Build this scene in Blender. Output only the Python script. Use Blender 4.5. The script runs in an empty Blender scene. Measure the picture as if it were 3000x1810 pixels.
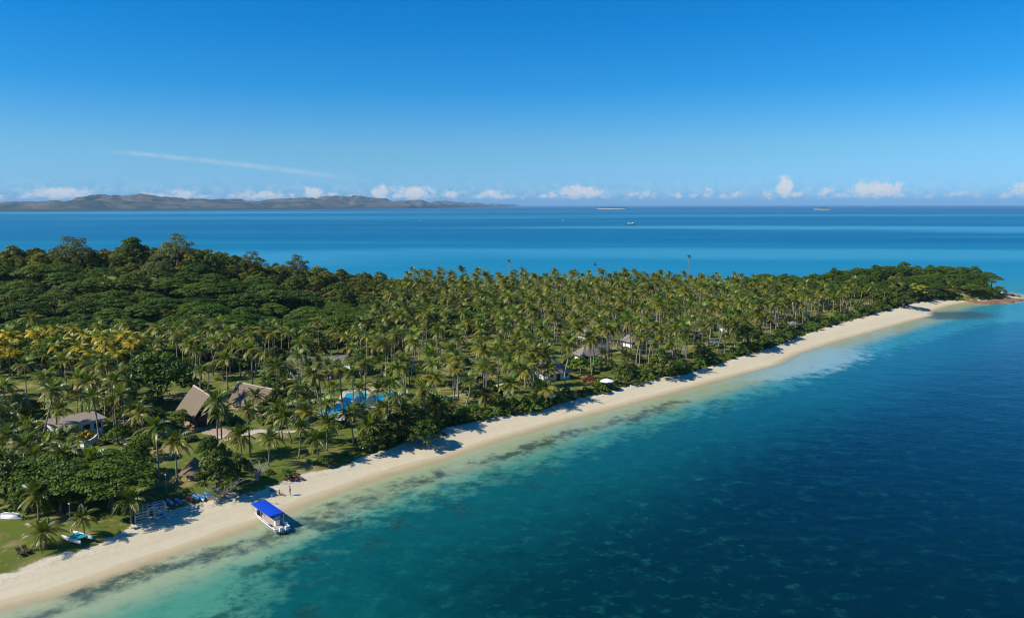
import bpy, math, random
import numpy as np
from mathutils import Vector, Matrix, Euler

# ------------------------------------------------------------------ camera, sky, sun, exposure
scene = bpy.context.scene
COL = scene.collection
CAM_H, FPX = 53.0, 2310.0                      # camera height (m), focal length in pixels of a 3000 px wide frame
PITCH = math.atan((905 - 600) / FPX)
cam_d = bpy.data.cameras.new('camera'); cam = bpy.data.objects.new('camera', cam_d); COL.objects.link(cam)
cam.location = (0, 0, CAM_H)
cam.rotation_euler = (math.pi / 2 - PITCH, math.radians(0.06), 0)
cam_d.sensor_width = 36.0; cam_d.lens = 36.0 * FPX / 3000.0
cam_d.clip_start = 1.0; cam_d.clip_end = 200000.0
scene.camera = cam

SUN_EL = math.radians(42)
L_AZ = (0.93, 0.30)                            # direction in which shadows fall
SUN_DIR = Vector((-L_AZ[0], -L_AZ[1], 0)).normalized() * math.cos(SUN_EL) + Vector((0, 0, math.sin(SUN_EL)))
sun_d = bpy.data.lights.new('sun', 'SUN'); sun_d.energy = 5.0; sun_d.angle = math.radians(0.53); sun_d.color = (1.0, 0.93, 0.78)
sun = bpy.data.objects.new('sun', sun_d); COL.objects.link(sun)
sun.location = (0, 0, 300)
sun.rotation_euler = (-SUN_DIR).to_track_quat('-Z', 'Y').to_euler()

vs = scene.view_settings
vs.view_transform = 'Standard'; vs.look = 'None'; vs.exposure = 0.3; vs.gamma = 1.0; vs.use_curve_mapping = False
scene.cycles.max_bounces = 6; scene.cycles.diffuse_bounces = 2; scene.cycles.glossy_bounces = 2
scene.cycles.transmission_bounces = 3; scene.cycles.transparent_max_bounces = 6; scene.cycles.volume_bounces = 0
scene.cycles.filter_width = 1.1; scene.cycles.caustics_reflective = False; scene.cycles.caustics_refractive = False


class NT:
    """tiny node-tree helper"""
    def __init__(s, tree): s.t = tree; s.n = tree.nodes; s.l = tree.links
    def node(s, kind, **kw):
        nd = s.n.new(kind)
        for k, v in kw.items(): setattr(nd, k, v)
        return nd
    def link(s, a, b): s.l.new(a, b)
    def put(s, sock, v):
        if isinstance(v, bpy.types.NodeSocket): s.l.new(v, sock)
        else: sock.default_value = v
    def math(s, op, a, b=None, c=None, clamp=False):
        nd = s.node('ShaderNodeMath', operation=op, use_clamp=clamp)
        s.put(nd.inputs[0], a)
        if b is not None: s.put(nd.inputs[1], b)
        if c is not None: s.put(nd.inputs[2], c)
        return nd.outputs[0]
    def step(s, v, a, b, lo=0.0, hi=1.0, smooth=True):
        nd = s.node('ShaderNodeMapRange', interpolation_type='SMOOTHSTEP' if smooth else 'LINEAR')
        s.put(nd.inputs[0], v); nd.inputs[1].default_value = a; nd.inputs[2].default_value = b
        nd.inputs[3].default_value = lo; nd.inputs[4].default_value = hi
        return nd.outputs[0]
    def mix(s, f, a, b, mode='MIX'):
        nd = s.node('ShaderNodeMix', data_type='RGBA', blend_type=mode)
        s.put(nd.inputs[0], f)
        for sock, v in ((nd.inputs[6], a), (nd.inputs[7], b)):
            s.put(sock, v if isinstance(v, bpy.types.NodeSocket) else (*v, 1.0))
        return nd.outputs[2]
    def noise(s, vec, scale, detail=3.0, rough=0.55, dim='3D', out=0):
        nd = s.node('ShaderNodeTexNoise', noise_dimensions=dim)
        if vec is not None: s.l.new(vec, nd.inputs['Vector'])
        nd.inputs['Scale'].default_value = scale; nd.inputs['Detail'].default_value = detail; nd.inputs['Roughness'].default_value = rough
        return nd.outputs[out]
    def mapping(s, vec, scale=(1, 1, 1), rot=(0, 0, 0), loc=(0, 0, 0)):
        nd = s.node('ShaderNodeMapping'); s.l.new(vec, nd.inputs[0])
        nd.inputs['Scale'].default_value = scale; nd.inputs['Rotation'].default_value = rot; nd.inputs['Location'].default_value = loc
        return nd.outputs[0]


world = bpy.data.worlds.new('World'); scene.world = world; world.use_nodes = True
w = NT(world.node_tree); w.n.clear()
sky = w.node('ShaderNodeTexSky', sky_type='NISHITA', sun_disc=False)
sky.sun_elevation = SUN_EL
sky.sun_rotation = math.atan2(SUN_DIR.x, SUN_DIR.y)
sky.altitude = 0; sky.air_density = 1.0; sky.dust_density = 0.25; sky.ozone_density = 4.5
tc = w.node('ShaderNodeTexCoord'); sep = w.node('ShaderNodeSeparateXYZ'); w.link(tc.outputs['Generated'], sep.inputs[0])
DEG = 57.29578
az = w.math('MULTIPLY', w.math('ARCTAN2', sep.outputs[0], sep.outputs[1]), DEG)
el = w.math('MULTIPLY', w.math('ARCSINE', sep.outputs[2]), DEG)
# deep azure, as a polarised drone exposure shows it: reds held back, more so away from the horizon
ramp = w.node('ShaderNodeValToRGB'); w.link(w.step(el, 0.0, 20.0, smooth=False), ramp.inputs[0])
RS = [(0.0, (.22, .80, 1.0)), (.05, (.42, 1.0, 1.0)), (.11, (.50, 1.0, 1.0)), (.21, (.47, .99, 1.0)), (.40, (.13, .87, 1.0)), (.60, (.035, .82, 1.0)), (.78, (.0, .80, 1.0)), (1.0, (.0, .78, 1.0))]
while len(ramp.color_ramp.elements) < len(RS): ramp.color_ramp.elements.new(.5)
for e_, (p_, c_) in zip(ramp.color_ramp.elements, RS): e_.position = p_; e_.color = (*c_, 1)
blu = w.mix(w.step(el, 0.0, 4.0), (1.0, 1.0, 1.92), (1.0, 1.0, 1.44))
skyc = w.mix(1.0, w.mix(1.0, sky.outputs[0], ramp.outputs[0], 'MULTIPLY'), blu, 'MULTIPLY')
cmb = w.node('ShaderNodeCombineXYZ'); w.put(cmb.inputs[0], az); w.put(cmb.inputs[1], w.math('MULTIPLY', el, 1.25))
puff = w.noise(cmb.outputs[0], 1.5, 6.0, 0.62)
fine = w.noise(cmb.outputs[0], 5.5, 4.0, 0.6)
# fair-weather cumulus low over the sea: (azimuth, base-centre elevation, half width, half height, weight) in degrees
CLOUDS = [(-29.6, 0.62, 1.7, 0.36, 1.0), (-24.6, 0.55, 1.0, 0.30, .8), (-22.6, 0.60, 1.0, 0.34, .9), (-17.5, 0.55, 2.2, 0.30, .85), (-14.0, 0.70, 0.7, 0.40, 1.0),
          (-9.3, 0.70, 0.8, 0.45, .95), (-7.0, 0.72, 1.3, 0.48, 1.05), (-4.3, 0.62, 0.8, .3, .8), (-1.3, 0.62, 1.2, .34, .85), (0.9, .5, .4, .25, .7), (4.9, 0.78, 1.8, .46, 1.1),
          (9.9, .62, 1.4, .32, .75), (13.9, .72, .6, .45, .8), (15.6, .55, .8, .3, .75), (18.9, .98, .62, .72, 1.15), (18.0, .6, 1.0, .35, .8), (21.5, .7, .9, .4, .85),
          (24.6, .85, 1.8, .52, 1.15), (23.0, .6, 1.6, .35, .8), (29.5, .6, .7, .3, .7), (32.6, .8, .8, .5, .9), (-35.5, .6, 1.5, .35, .9), (37, .7, 1.4, .4, .9),
          (-42, .7, 2.0, .4, .9), (44, .7, 2, .45, .9)]
_r = random.Random(5)
for _i in range(44): CLOUDS.append((-35 + _i * 1.6 + _r.uniform(-.6, .6), _r.uniform(.42, .62), _r.uniform(.35, .8), _r.uniform(.16, .27), _r.uniform(.62, .95)))
tot = None
for a0, e0, wa, he, wt in CLOUDS:
    k_ = 1.06 if a0 < 4 else 1.0; e0, he, wa, wt = e0 * 1.12 * k_ ** .5, he * 1.35 * k_, wa * 1.15 * k_, wt * (1.15 if a0 < 4 else 1.0)
    p = w.math('POWER', w.math('MULTIPLY', w.math('SUBTRACT', az, a0), 1 / wa), 2.0)
    q = w.math('POWER', w.math('MULTIPLY', w.math('SUBTRACT', el, e0), 1 / he), 2.0)
    gss = w.math('MULTIPLY', w.math('EXPONENT', w.math('MULTIPLY', w.math('ADD', p, q), -1.0)), wt)
    tot = gss if tot is None else w.math('MAXIMUM', tot, gss)
dens = w.math('ADD', w.math('MULTIPLY', w.math('SUBTRACT', puff, 0.5), 2.1), w.math('MULTIPLY', w.math('SUBTRACT', fine, 0.5), 0.9))
dens = w.math('ADD', dens, w.math('MULTIPLY', tot, 1.15))
cl = w.math('MULTIPLY', w.step(dens, 0.42, 1.25), w.step(el, 0.12, 0.5))
cl = w.math('MULTIPLY', cl, w.step(tot, 0.03, 0.30))
veil = w.math('MULTIPLY', w.step(el, 0.0, 0.7), w.step(el, 2.2, 0.7))           # thin bank of milky air between them
veil = w.math('MULTIPLY', veil, w.math('MULTIPLY', w.step(puff, 0.38, 0.64), 0.24))
cl = w.math('MAXIMUM', w.math('MULTIPLY', cl, 0.92), veil)
# a lone contrail high on the north side
dx = w.math('SUBTRACT', az, -18.6); dy = w.math('SUBTRACT', el, 2.70)
uu = w.math('ADD', w.math('MULTIPLY', dx, 0.991), w.math('MULTIPLY', dy, -0.105))
vv = w.math('ADD', w.math('MULTIPLY', dx, 0.105), w.math('MULTIPLY', dy, 0.991))
vv = w.math('ADD', vv, w.math('MULTIPLY', w.math('POWER', uu, 2.0), 0.0022))
wid = w.math('ADD', 0.12, w.math('MULTIPLY', w.math('ADD', uu, 9.0), 0.004))
con = w.math('EXPONENT', w.math('MULTIPLY', w.math('POWER', w.math('DIVIDE', vv, wid), 2.0), -1.0))
con = w.math('MULTIPLY', con, w.math('MULTIPLY', w.step(uu, -9.5, -5.5), w.step(uu, 9.5, 3.0)))
con = w.math('MULTIPLY', con, w.step(puff, 0.2, 0.7, 0.10, 0.30))
white = w.mix(fine, (7.6, 7.9, 8.2), (9.4, 9.3, 9.2))
skyc = w.mix(w.math('MAXIMUM', cl, con), skyc, white)
bg = w.node('ShaderNodeBackground'); bg.inputs['Strength'].default_value = 0.073
w.link(skyc, bg.inputs['Color'])
wo = w.node('ShaderNodeOutputWorld'); w.link(bg.outputs[0], wo.inputs[0])

# ------------------------------------------------------------------ helpers
R = random.Random(7)
NR = np.random.default_rng(11)
radians, sin, cos, PI = math.radians, math.sin, math.cos, math.pi


def px(x, y, z=0.0):
    """point of the photograph (3000 px wide) on the horizontal plane at height z"""
    u = (x - 1500) / FPX; v = (y - 905) / FPX
    dz = -sin(PITCH) - v * cos(PITCH); dy = cos(PITCH) - v * sin(PITCH)
    t = (z - CAM_H) / dz
    return Vector((u * t, dy * t, z))


def px_depth(p):
    """metres per photo pixel at a world point"""
    return (p.y * cos(PITCH) + (CAM_H - p.z) * sin(PITCH)) / FPX


class MB:
    """collects faces; build() links them as one mesh object"""
    def __init__(s): s.v = []; s.f = []; s.m = []; s.mi = 0
    def add(s, vs_, fs):
        o = len(s.v); s.v += [tuple(p) for p in vs_]
        for f in fs: s.f.append(tuple(i + o for i in f)); s.m.append(s.mi)
        return s
    def box(s, c, d, rz=0.0, M=None):
        hx, hy, hz = d[0] / 2, d[1] / 2, d[2] / 2
        cs, sn = cos(rz), sin(rz); P_ = []
        for z in (-hz, hz):
            for x, y in ((-hx, -hy), (hx, -hy), (hx, hy), (-hx, hy)):
                p = Vector((c[0] + x * cs - y * sn, c[1] + x * sn + y * cs, c[2] + z)); P_.append(M @ p if M else p)
        return s.add(P_, [(3, 2, 1, 0), (4, 5, 6, 7), (0, 1, 5, 4), (1, 2, 6, 5), (2, 3, 7, 6), (3, 0, 4, 7)])
    def tube(s, pts, rad, n=6, cap=True):
        pts = [Vector(p) for p in pts]; k = len(pts)
        if not hasattr(rad, '__len__'): rad = [rad] * k
        P_ = []
        for i, p in enumerate(pts):
            t = (pts[min(i + 1, k - 1)] - pts[max(i - 1, 0)]).normalized()
            a = t.orthogonal().normalized() if abs(t.z) < .9 else Vector((1, 0, 0)); a = (a - t * a.dot(t)).normalized(); b = t.cross(a)
            for j in range(n):
                an = 2 * PI * j / n; P_.append(p + (a * cos(an) + b * sin(an)) * rad[i])
        F_ = [(i * n + j, i * n + (j + 1) % n, (i + 1) * n + (j + 1) % n, (i + 1) * n + j) for i in range(k - 1) for j in range(n)]
        if cap: F_ += [tuple(range(n - 1, -1, -1)), tuple((k - 1) * n + j for j in range(n))]
        return s.add(P_, F_)
    def slab(s, quad, th):
        """a thick sheet: quad (counter-clockwise from above) pushed down by th along its normal"""
        q = [Vector(p) for p in quad]; nrm = (q[1] - q[0]).cross(q[-1] - q[0]).normalized(); n = len(q)
        P_ = q + [p - nrm * th for p in q]
        return s.add(P_, [tuple(range(n)), tuple(range(2 * n - 1, n - 1, -1))] + [(i, i + n, (i + 1) % n + n, (i + 1) % n) for i in range(n)])
    def lathe(s, prof, n=12, c=(0, 0, 0)):
        P_ = [(c[0] + r * cos(2 * PI * j / n), c[1] + r * sin(2 * PI * j / n), c[2] + z) for r, z in prof for j in range(n)]
        k = len(prof)
        return s.add(P_, [(i * n + j, i * n + (j + 1) % n, (i + 1) * n + (j + 1) % n, (i + 1) * n + j) for i in range(k - 1) for j in range(n)])
    def mesh(s, name, mats, smooth=False):
        me = bpy.data.meshes.new(name); me.from_pydata(s.v, [], s.f)
        for m in (mats if isinstance(mats, (list, tuple)) else [mats]): me.materials.append(m)
        if len(me.materials) > 1: me.polygons.foreach_set('material_index', s.m)
        if smooth: me.polygons.foreach_set('use_smooth', [True] * len(s.f))
        me.update(); return me
    def build(s, name, mats, parent=None, smooth=False):
        return link(name, s.mesh(name, mats, smooth), parent)


def link(name, data, parent=None, loc=None, rz=None, scale=None):
    o = bpy.data.objects.new(name, data); COL.objects.link(o)
    if parent: o.parent = parent
    if loc is not None: o.location = loc
    if rz is not None: o.rotation_euler = (0, 0, rz)
    if scale is not None: o.scale = scale if hasattr(scale, '__len__') else (scale,) * 3
    return o


def tag(o, label, cat, group=None):
    o['label'] = label; o['category'] = cat
    if group: o['group'] = group
    return o


def thing(name, label, cat, loc=(0, 0, 0), rz=0.0, group=None, scale=None):
    return tag(link(name, None, None, loc, rz, scale), label, cat, group)


def np_mesh(name, verts, faces, mats, mat_idx=None):
    """fast mesh from numpy arrays of quads or triangles"""
    me = bpy.data.meshes.new(name); k = faces.shape[1]
    me.vertices.add(len(verts)); me.vertices.foreach_set('co', verts.astype(np.float32).ravel())
    me.loops.add(faces.size); me.loops.foreach_set('vertex_index', faces.astype(np.int32).ravel())
    me.polygons.add(len(faces)); me.polygons.foreach_set('loop_start', np.arange(len(faces), dtype=np.int32) * k)
    me.polygons.foreach_set('loop_total', np.full(len(faces), k, dtype=np.int32))
    for m in mats: me.materials.append(m)
    if mat_idx is not None: me.polygons.foreach_set('material_index', mat_idx.astype(np.int32))
    me.update(calc_edges=True); me.validate(); return me


def attr(me, name, vals):
    a = me.attributes.new(name, 'FLOAT', 'POINT'); a.data.foreach_set('value', np.asarray(vals, dtype=np.float32))


# ------------------------------------------------------------------ materials
MAT = {}


def mat(name, col, rough=0.6, spec=0.3, var=0.12, scale=2.0, metal=0.0, bump=0.0, obj_var=0.0):
    """plain procedural material: base colour broken up by noise, optional bump and per-object variation"""
    if name in MAT: return MAT[name]
    m = bpy.data.materials.new(name); m.use_nodes = True; t = NT(m.node_tree); b = t.n['Principled BSDF']
    co = t.node('ShaderNodeTexCoord').outputs['Object']
    nz = t.noise(co, scale, 4.0, 0.6)
    c = t.mix(nz, tuple(x * (1 - var * 1.6) for x in col), tuple(min(1, x * (1 + var * 1.6)) for x in col))
    if obj_var:
        oi = t.node('ShaderNodeObjectInfo').outputs['Random']
        c = t.mix(1.0, c, t.mix(oi, (1 - obj_var, 1 - obj_var * .8, 1 - obj_var), (1 + obj_var, 1 + obj_var * .8, 1 + obj_var * .6)), 'MULTIPLY')
    t.put(b.inputs['Base Color'], c)
    b.inputs['Roughness'].default_value = rough; b.inputs['Specular IOR Level'].default_value = spec; b.inputs['Metallic'].default_value = metal
    if bump:
        bn = t.node('ShaderNodeBump'); bn.inputs['Strength'].default_value = bump; bn.inputs['Distance'].default_value = 0.05
        t.link(t.noise(co, scale * 4, 3.0), bn.inputs['Height']); t.link(bn.outputs[0], b.inputs['Normal'])
    MAT[name] = m; return m


def leaf_mat(name, col, col2, rough=0.5, spec=0.25, trans=0.35, obj_var=0.25, scale=0.5):
    """leaf: diffuse + light shining through, colour drifting between two hues over the crown and from plant to plant"""
    if name in MAT: return MAT[name]
    m = bpy.data.materials.new(name); m.use_nodes = True; t = NT(m.node_tree); b = t.n['Principled BSDF']; out = t.n['Material Output']
    geo = t.node('ShaderNodeNewGeometry'); oi = t.node('ShaderNodeObjectInfo')
    nz = t.noise(geo.outputs['Position'], scale, 2.0)
    f = t.math('ADD', t.math('MULTIPLY', t.math('SUBTRACT', nz, 0.5), 1.6), oi.outputs['Random'], clamp=True)
    isl = geo.outputs['Random Per Island']
    c = t.mix(f, col, col2)
    v = t.math('ADD', t.math('MULTIPLY', isl, 0.6), 0.7)
    v = t.math('MULTIPLY', v, t.math('ADD', 1 - obj_var / 2, t.math('MULTIPLY', t.math('FRACT', t.math('MULTIPLY', oi.outputs['Random'], 7.31)), obj_var)))
    vc = t.node('ShaderNodeCombineXYZ'); [t.put(vc.inputs[i], v) for i in range(3)]
    c = t.mix(1.0, c, vc.outputs[0], 'MULTIPLY')
    t.put(b.inputs['Base Color'], c); b.inputs['Roughness'].default_value = rough; b.inputs['Specular IOR Level'].default_value = spec
    tr = t.node('ShaderNodeBsdfTranslucent'); t.put(tr.inputs[0], t.mix(1.0, c, (1.25, 1.15, 0.5), 'MULTIPLY'))
    mx = t.node('ShaderNodeMixShader'); mx.inputs[0].default_value = trans
    t.link(b.outputs[0], mx.inputs[1]); t.link(tr.outputs[0], mx.inputs[2]); t.link(mx.outputs[0], out.inputs[0])
    MAT[name] = m; return m

# ------------------------------------------------------------------ the lie of the land (worked out from the photograph's shore lines)
W_PX = [(0,1766),(146,1730),(292,1681),(475,1617),(621,1565),(745,1522),(900,1460),(1072,1397),(1300,1332),(1427,1290),(1622,1234),(1784,1192),(2000,1136),(2123,1103),(2266,1067),(2324,1036),(2436,1000),(2570,964),(2668,937),(2719,926),(2721,911),(2770,895),(2833,884),(2890,884),(2940,877)]
V_PX = [(0,1675),(73,1657),(153,1620),(256,1602),(365,1551),(402,1525),(548,1478),(657,1456),(730,1445),(803,1417),(887,1384),(988,1364),(1072,1330),(1139,1313),(1206,1286),(1314,1251),(1427,1225),(1557,1205),(1687,1166),(1784,1147),(1882,1114),(2000,1095),(2101,1067),(2257,1018),(2391,969),(2525,929),(2614,906),(2681,888),(2748,879),(2828,875)]
BACK = [(292,447),(289,487),(246,522),(150,535),(50,545),(-60,550),(-150,560),(-300,560),(-480,560),(-640,520),(-700,300),(-620,60),(-420,-20),(-200,-20),(-110,55)]
ISLE = np.array([tuple(px(*p))[:2] for p in W_PX] + BACK)
VEGP = np.array([tuple(px(*p, 1.5))[:2] for p in V_PX] + [(262,434),(277,437),(284,452),(281,486),(242,516),(150,526),(50,536),(-60,541),(-150,551),(-300,551),(-480,551),(-630,512),(-690,300),(-610,65),(-420,-10),(-200,-10),(-112,66)])
REEF = np.array([tuple(px(*p))[:2] for p in [(640,2000),(700,1810),(830,1640),(950,1560),(1150,1490),(1350,1430),(1600,1355),(1800,1280),(2000,1222),(2150,1175),(2300,1140),(2450,1075),(2600,1030),(2760,985),(2900,950),(3200,930)]])
WEED = np.array([tuple(px(*p))[:2] for p in [(100,1800),(370,1690),(560,1640),(750,1590),(960,1500),(1180,1420),(1300,1390),(1500,1330),(1700,1260),(1850,1225),(1990,1178)]])


def seg_dist(P_, poly, closed):
    A = poly; B = np.roll(poly, -1, 0)
    if not closed: A, B = A[:-1], B[:-1]
    best = np.full(len(P_), 1e9)
    for a, b in zip(A, B):
        ab = b - a; t = np.clip(((P_ - a) @ ab) / (ab @ ab), 0, 1)
        best = np.minimum(best, np.hypot(*(P_ - a - t[:, None] * ab).T))
    return best


def inside(P_, poly):
    x, y = P_[:, 0], P_[:, 1]; r = np.zeros(len(P_), bool); j = len(poly) - 1
    for i in range(len(poly)):
        xi, yi = poly[i]; xj, yj = poly[j]
        c = ((yi > y) != (yj > y)) & (x < (xj - xi) * (y - yi) / (yj - yi + 1e-12) + xi)
        r ^= c; j = i
    return r


def sdf(P_, poly):
    """positive inside"""
    return seg_dist(P_, poly, True) * np.where(inside(P_, poly), 1, -1)


def smooth(x, a, b):
    t = np.clip((x - a) / (b - a), 0, 1); return t * t * (3 - 2 * t)


def height(P_):
    x, y = P_[:, 0], P_[:, 1]
    d = sdf(P_, ISLE); v = sdf(P_, VEGP)
    z = np.where(d > 0, 1.5 * smooth(d, -1.5, 11) - 0.03, np.maximum(d * 0.09, -4.0))
    z = z + 0.5 * smooth(v, -1.0, 4.0)
    S = 1 - smooth(x, -172, -62)                              # long wooded ridge to the west, falling away eastwards
    n1 = np.sin(x * .045 + 1) * np.cos(y * .037) + .5 * np.sin(x * .11) * np.sin(y * .09 + 2)
    rg = np.exp(-((y - 372 - (x + 200) * .12) / np.where(y < 372, 74, 60)) ** 2)
    z = z + S * rg * (25.5 + 1.8 * n1) * smooth(v, 0, 40)
    z = z + 9 * (1 - smooth(x, -100, -10)) * np.exp(-((y - 430) / 60) ** 2) * (1 - S) * smooth(v, 0, 40)
    hd = np.exp(-(np.maximum(np.abs((x - 242) / 52), 0) ** 3) - ((y - 468) / 27) ** 2)   # headland
    z = z + 8.6 * hd * smooth(v, -2, 10)
    return z, d, v


HX0, HY0, HST = -345.0, 80.0, 1.5
_hx, _hy = np.arange(HX0, 325, HST), np.arange(HY0, 570, HST); _m = np.meshgrid(_hx, _hy)
HF, _, VF = [q.reshape(_m[0].shape) for q in height(np.stack([_m[0].ravel(), _m[1].ravel()], 1))]


def field(F_, x, y):
    fx = min(max((x - HX0) / HST, 0), F_.shape[1] - 1.001); fy = min(max((y - HY0) / HST, 0), F_.shape[0] - 1.001); i, j = int(fx), int(fy); a, c_ = fx - i, fy - j
    return float((F_[j, i] * (1 - a) + F_[j, i + 1] * a) * (1 - c_) + (F_[j + 1, i] * (1 - a) + F_[j + 1, i + 1] * a) * c_)


def ground_z(x, y): return field(HF, x, y)
def veg_d(x, y): return field(VF, x, y)


def on_ground(x, y, guess=2.0):
    """photo pixel -> world point on the terrain"""
    z = guess
    for _ in range(6): p = px(x, y, z); z = 0.5 * z + 0.5 * ground_z(p.x, p.y)
    return Vector((p.x, p.y, ground_z(p.x, p.y)))


# lawns, paved areas and pools as ground polygons (photo pixels)
def poly_px(pts, z=2.0): return np.array([tuple(px(*p, z))[:2] for p in pts])


# ---- island ground
gx = np.concatenate([np.arange(-700, -120, 9.0), np.arange(-120, 320.1, 2.2)]); gy = np.concatenate([np.arange(-30, 85, 9.0), np.arange(85, 300, 2.0), np.arange(300, 590, 3.5)])
GX, GY = np.meshgrid(gx, gy); GP = np.stack([GX.ravel(), GY.ravel()], 1)
gz, gd, gv = height(GP)
nxy = len(gx); idx = np.arange(len(GP)).reshape(GX.shape)
quads = np.stack([idx[:-1, :-1].ravel(), idx[:-1, 1:].ravel(), idx[1:, 1:].ravel(), idx[1:, :-1].ravel()], 1)
rip = (np.sin(GP[:, 0] * 1.9 + GP[:, 1] * .7) * np.sin(GP[:, 1] * 1.3)) * 0.03
gme = np_mesh('ground', np.column_stack([GP, gz + rip]), quads, [])
gme.polygons.foreach_set('use_smooth', [True] * len(quads))
attr(gme, 'shore', gd); attr(gme, 'veg', gv)
ground = link('ground', gme); ground['kind'] = 'structure'

m = bpy.data.materials.new('island_ground'); m.use_nodes = True; t = NT(m.node_tree); b = t.n['Principled BSDF']; gme.materials.append(m)
pos = t.node('ShaderNodeNewGeometry').outputs['Position']
a_sh = t.node('ShaderNodeAttribute', attribute_name='shore').outputs['Fac']; a_ve = t.node('ShaderNodeAttribute', attribute_name='veg').outputs['Fac']
n_big = t.noise(pos, 0.12, 4.0); n_mid = t.noise(pos, 0.6, 4.0, 0.65); n_fin = t.noise(pos, 5.0, 4.0, 0.7)
# sand: dry and pale high up, damp ochre at the water's edge, strewn with faint wrack lines
sand = t.mix(n_mid, (0.53, 0.46, 0.315), (0.62, 0.545, 0.395))
sand = t.mix(t.math('MULTIPLY', t.step(n_fin, 0.55, 0.75), 0.18), sand, (0.46, 0.37, 0.25))
shn = t.math('ADD', a_sh, t.math('MULTIPLY', t.math('SUBTRACT', n_big, 0.5), 1.6))
wet = t.step(shn, 1.3, 0.2)
sand = t.mix(t.math('MULTIPLY', wet, 0.75), sand, (0.46, 0.37, 0.225))
track = t.noise(t.mapping(t.mapping(pos, (1, 1, 1), (0, 0, radians(-47))), (0.12, 2.0, 1)), 0.7, 3.0)
sand = t.mix(t.math('MULTIPLY', t.step(track, 0.48, 0.68), 0.38), sand, (0.50, 0.405, 0.28))
wr = t.noise(t.mapping(pos, (1, 1, 1)), 1.4, 5.0, 0.75)
wrl = t.math('MULTIPLY', t.math('MULTIPLY', t.step(a_ve, -3.2, -1.2), t.step(a_ve, 0.8, -0.6)), t.step(wr, 0.50, 0.62))
sand = t.mix(t.math('MULTIPLY', wrl, 0.6), sand, (0.28, 0.20, 0.12))
sand = t.mix(t.math('MULTIPLY', t.step(a_ve, -2.6, -0.5), 0.5), sand, (0.66, 0.58, 0.46))
# inland: lawn, worn earth, leaf litter
grass = t.mix(n_mid, (0.072, 0.108, 0.014), (0.145, 0.160, 0.028))
grass = t.mix(t.step(n_fin, 0.35, 0.75), grass, (0.085, 0.125, 0.018))
grass = t.mix(t.step(t.noise(pos, 0.09, 3.0), 0.50, 0.66), grass, (0.25, 0.215, 0.085))
grass = t.mix(t.math('MULTIPLY', t.step(t.noise(pos, 0.33, 5.0, 0.7), 0.56, 0.66), 0.8), grass, (0.26, 0.19, 0.11))
vn = t.math('ADD', a_ve, t.math('ADD', t.math('MULTIPLY', t.math('SUBTRACT', n_mid, 0.5), 2.2), t.math('MULTIPLY', t.math('SUBTRACT', n_fin, 0.5), 0.9)))
t.put(b.inputs['Base Color'], t.mix(t.step(vn, -0.35, 0.35), sand, grass))
b.inputs['Roughness'].default_value = 0.9; b.inputs['Specular IOR Level'].default_value = 0.1
bn = t.node('ShaderNodeBump'); bn.inputs['Strength'].default_value = 0.3; bn.inputs['Distance'].default_value = 0.2
t.link(t.math('ADD', n_fin, t.math('MULTIPLY', n_mid, 1.5)), bn.inputs['Height']); t.link(bn.outputs[0], b.inputs['Normal'])

# ---- sea: one sheet to the horizon
def geo_axis(lo, hi, step, far, r=1.35):
    a = list(np.arange(lo, hi, step)); s = step
    while a[-1] < far: s *= r; a.append(a[-1] + s)
    s = step
    while a[0] > -far: s *= r; a.insert(0, a[0] - s)
    return np.array(a)


sx = geo_axis(-110, 420, 3.0, 30000); sy = geo_axis(60, 560, 3.0, 30000)
SX, SY = np.meshgrid(sx, sy); SP = np.stack([SX.ravel(), SY.ravel()], 1)
sd = -sdf(SP, ISLE); rd = seg_dist(SP, REEF, False)
below = np.concatenate([REEF, [(900, 300), (900, -400), (-30, -400)]])
rd = np.where(inside(SP, below), rd, -rd)
wd = seg_dist(SP, WEED, False)
idx = np.arange(len(SP)).reshape(SX.shape)
quads = np.stack([idx[:-1, :-1].ravel(), idx[:-1, 1:].ravel(), idx[1:, 1:].ravel(), idx[1:, :-1].ravel()], 1)
keep = sd[quads].max(1) > -6
sme = np_mesh('sea', np.column_stack([SP, np.zeros(len(SP))]), quads[keep], [])
attr(sme, 'shore', np.clip(sd, -50, 3000)); attr(sme, 'reef', np.clip(rd, -200, 200)); attr(sme, 'weed', np.clip(wd, 0, 300))
sea = link('sea', sme); sea['kind'] = 'structure'
m = bpy.data.materials.new('sea_water'); m.use_nodes = True; t = NT(m.node_tree); b = t.n['Principled BSDF']; sme.materials.append(m)
pos = t.node('ShaderNodeNewGeometry').outputs['Position']; sp = t.node('ShaderNodeSeparateXYZ'); t.link(pos, sp.inputs[0])
A = {k: t.node('ShaderNodeAttribute', attribute_name=k).outputs['Fac'] for k in ('shore', 'reef', 'weed')}
rotp = t.mapping(pos, (1, 1, 1), (0, 0, radians(-47)))          # along-shore frame
n1 = t.noise(pos, 0.05, 4.0, 0.6); n2 = t.noise(rotp, 0.22, 5.0, 0.68); n3 = t.noise(t.mapping(pos, (0.55, 1, 1)), 0.85, 4.0, 0.7)
shn = t.math('ADD', A['shore'], t.math('MULTIPLY', t.math('SUBTRACT', n2, 0.5), 4.0))
far_y = t.step(sp.outputs[1], 130, 330)
turq = t.mix(far_y, (0.062, 0.240, 0.160), (0.026, 0.215, 0.255))
mid = t.mix(far_y, (0.016, 0.150, 0.105), (0.006, 0.145, 0.205))
c = t.mix(t.step(shn, 0.2, 6.0), (0.46, 0.405, 0.245), (0.27, 0.335, 0.20))
c = t.mix(t.step(shn, 7.5, 17.0), c, turq)
c = t.mix(t.math('MULTIPLY', t.step(n2, 0.46, 0.74), t.step(shn, 9, 16, 0.0, 0.8)), c, mid)
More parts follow.
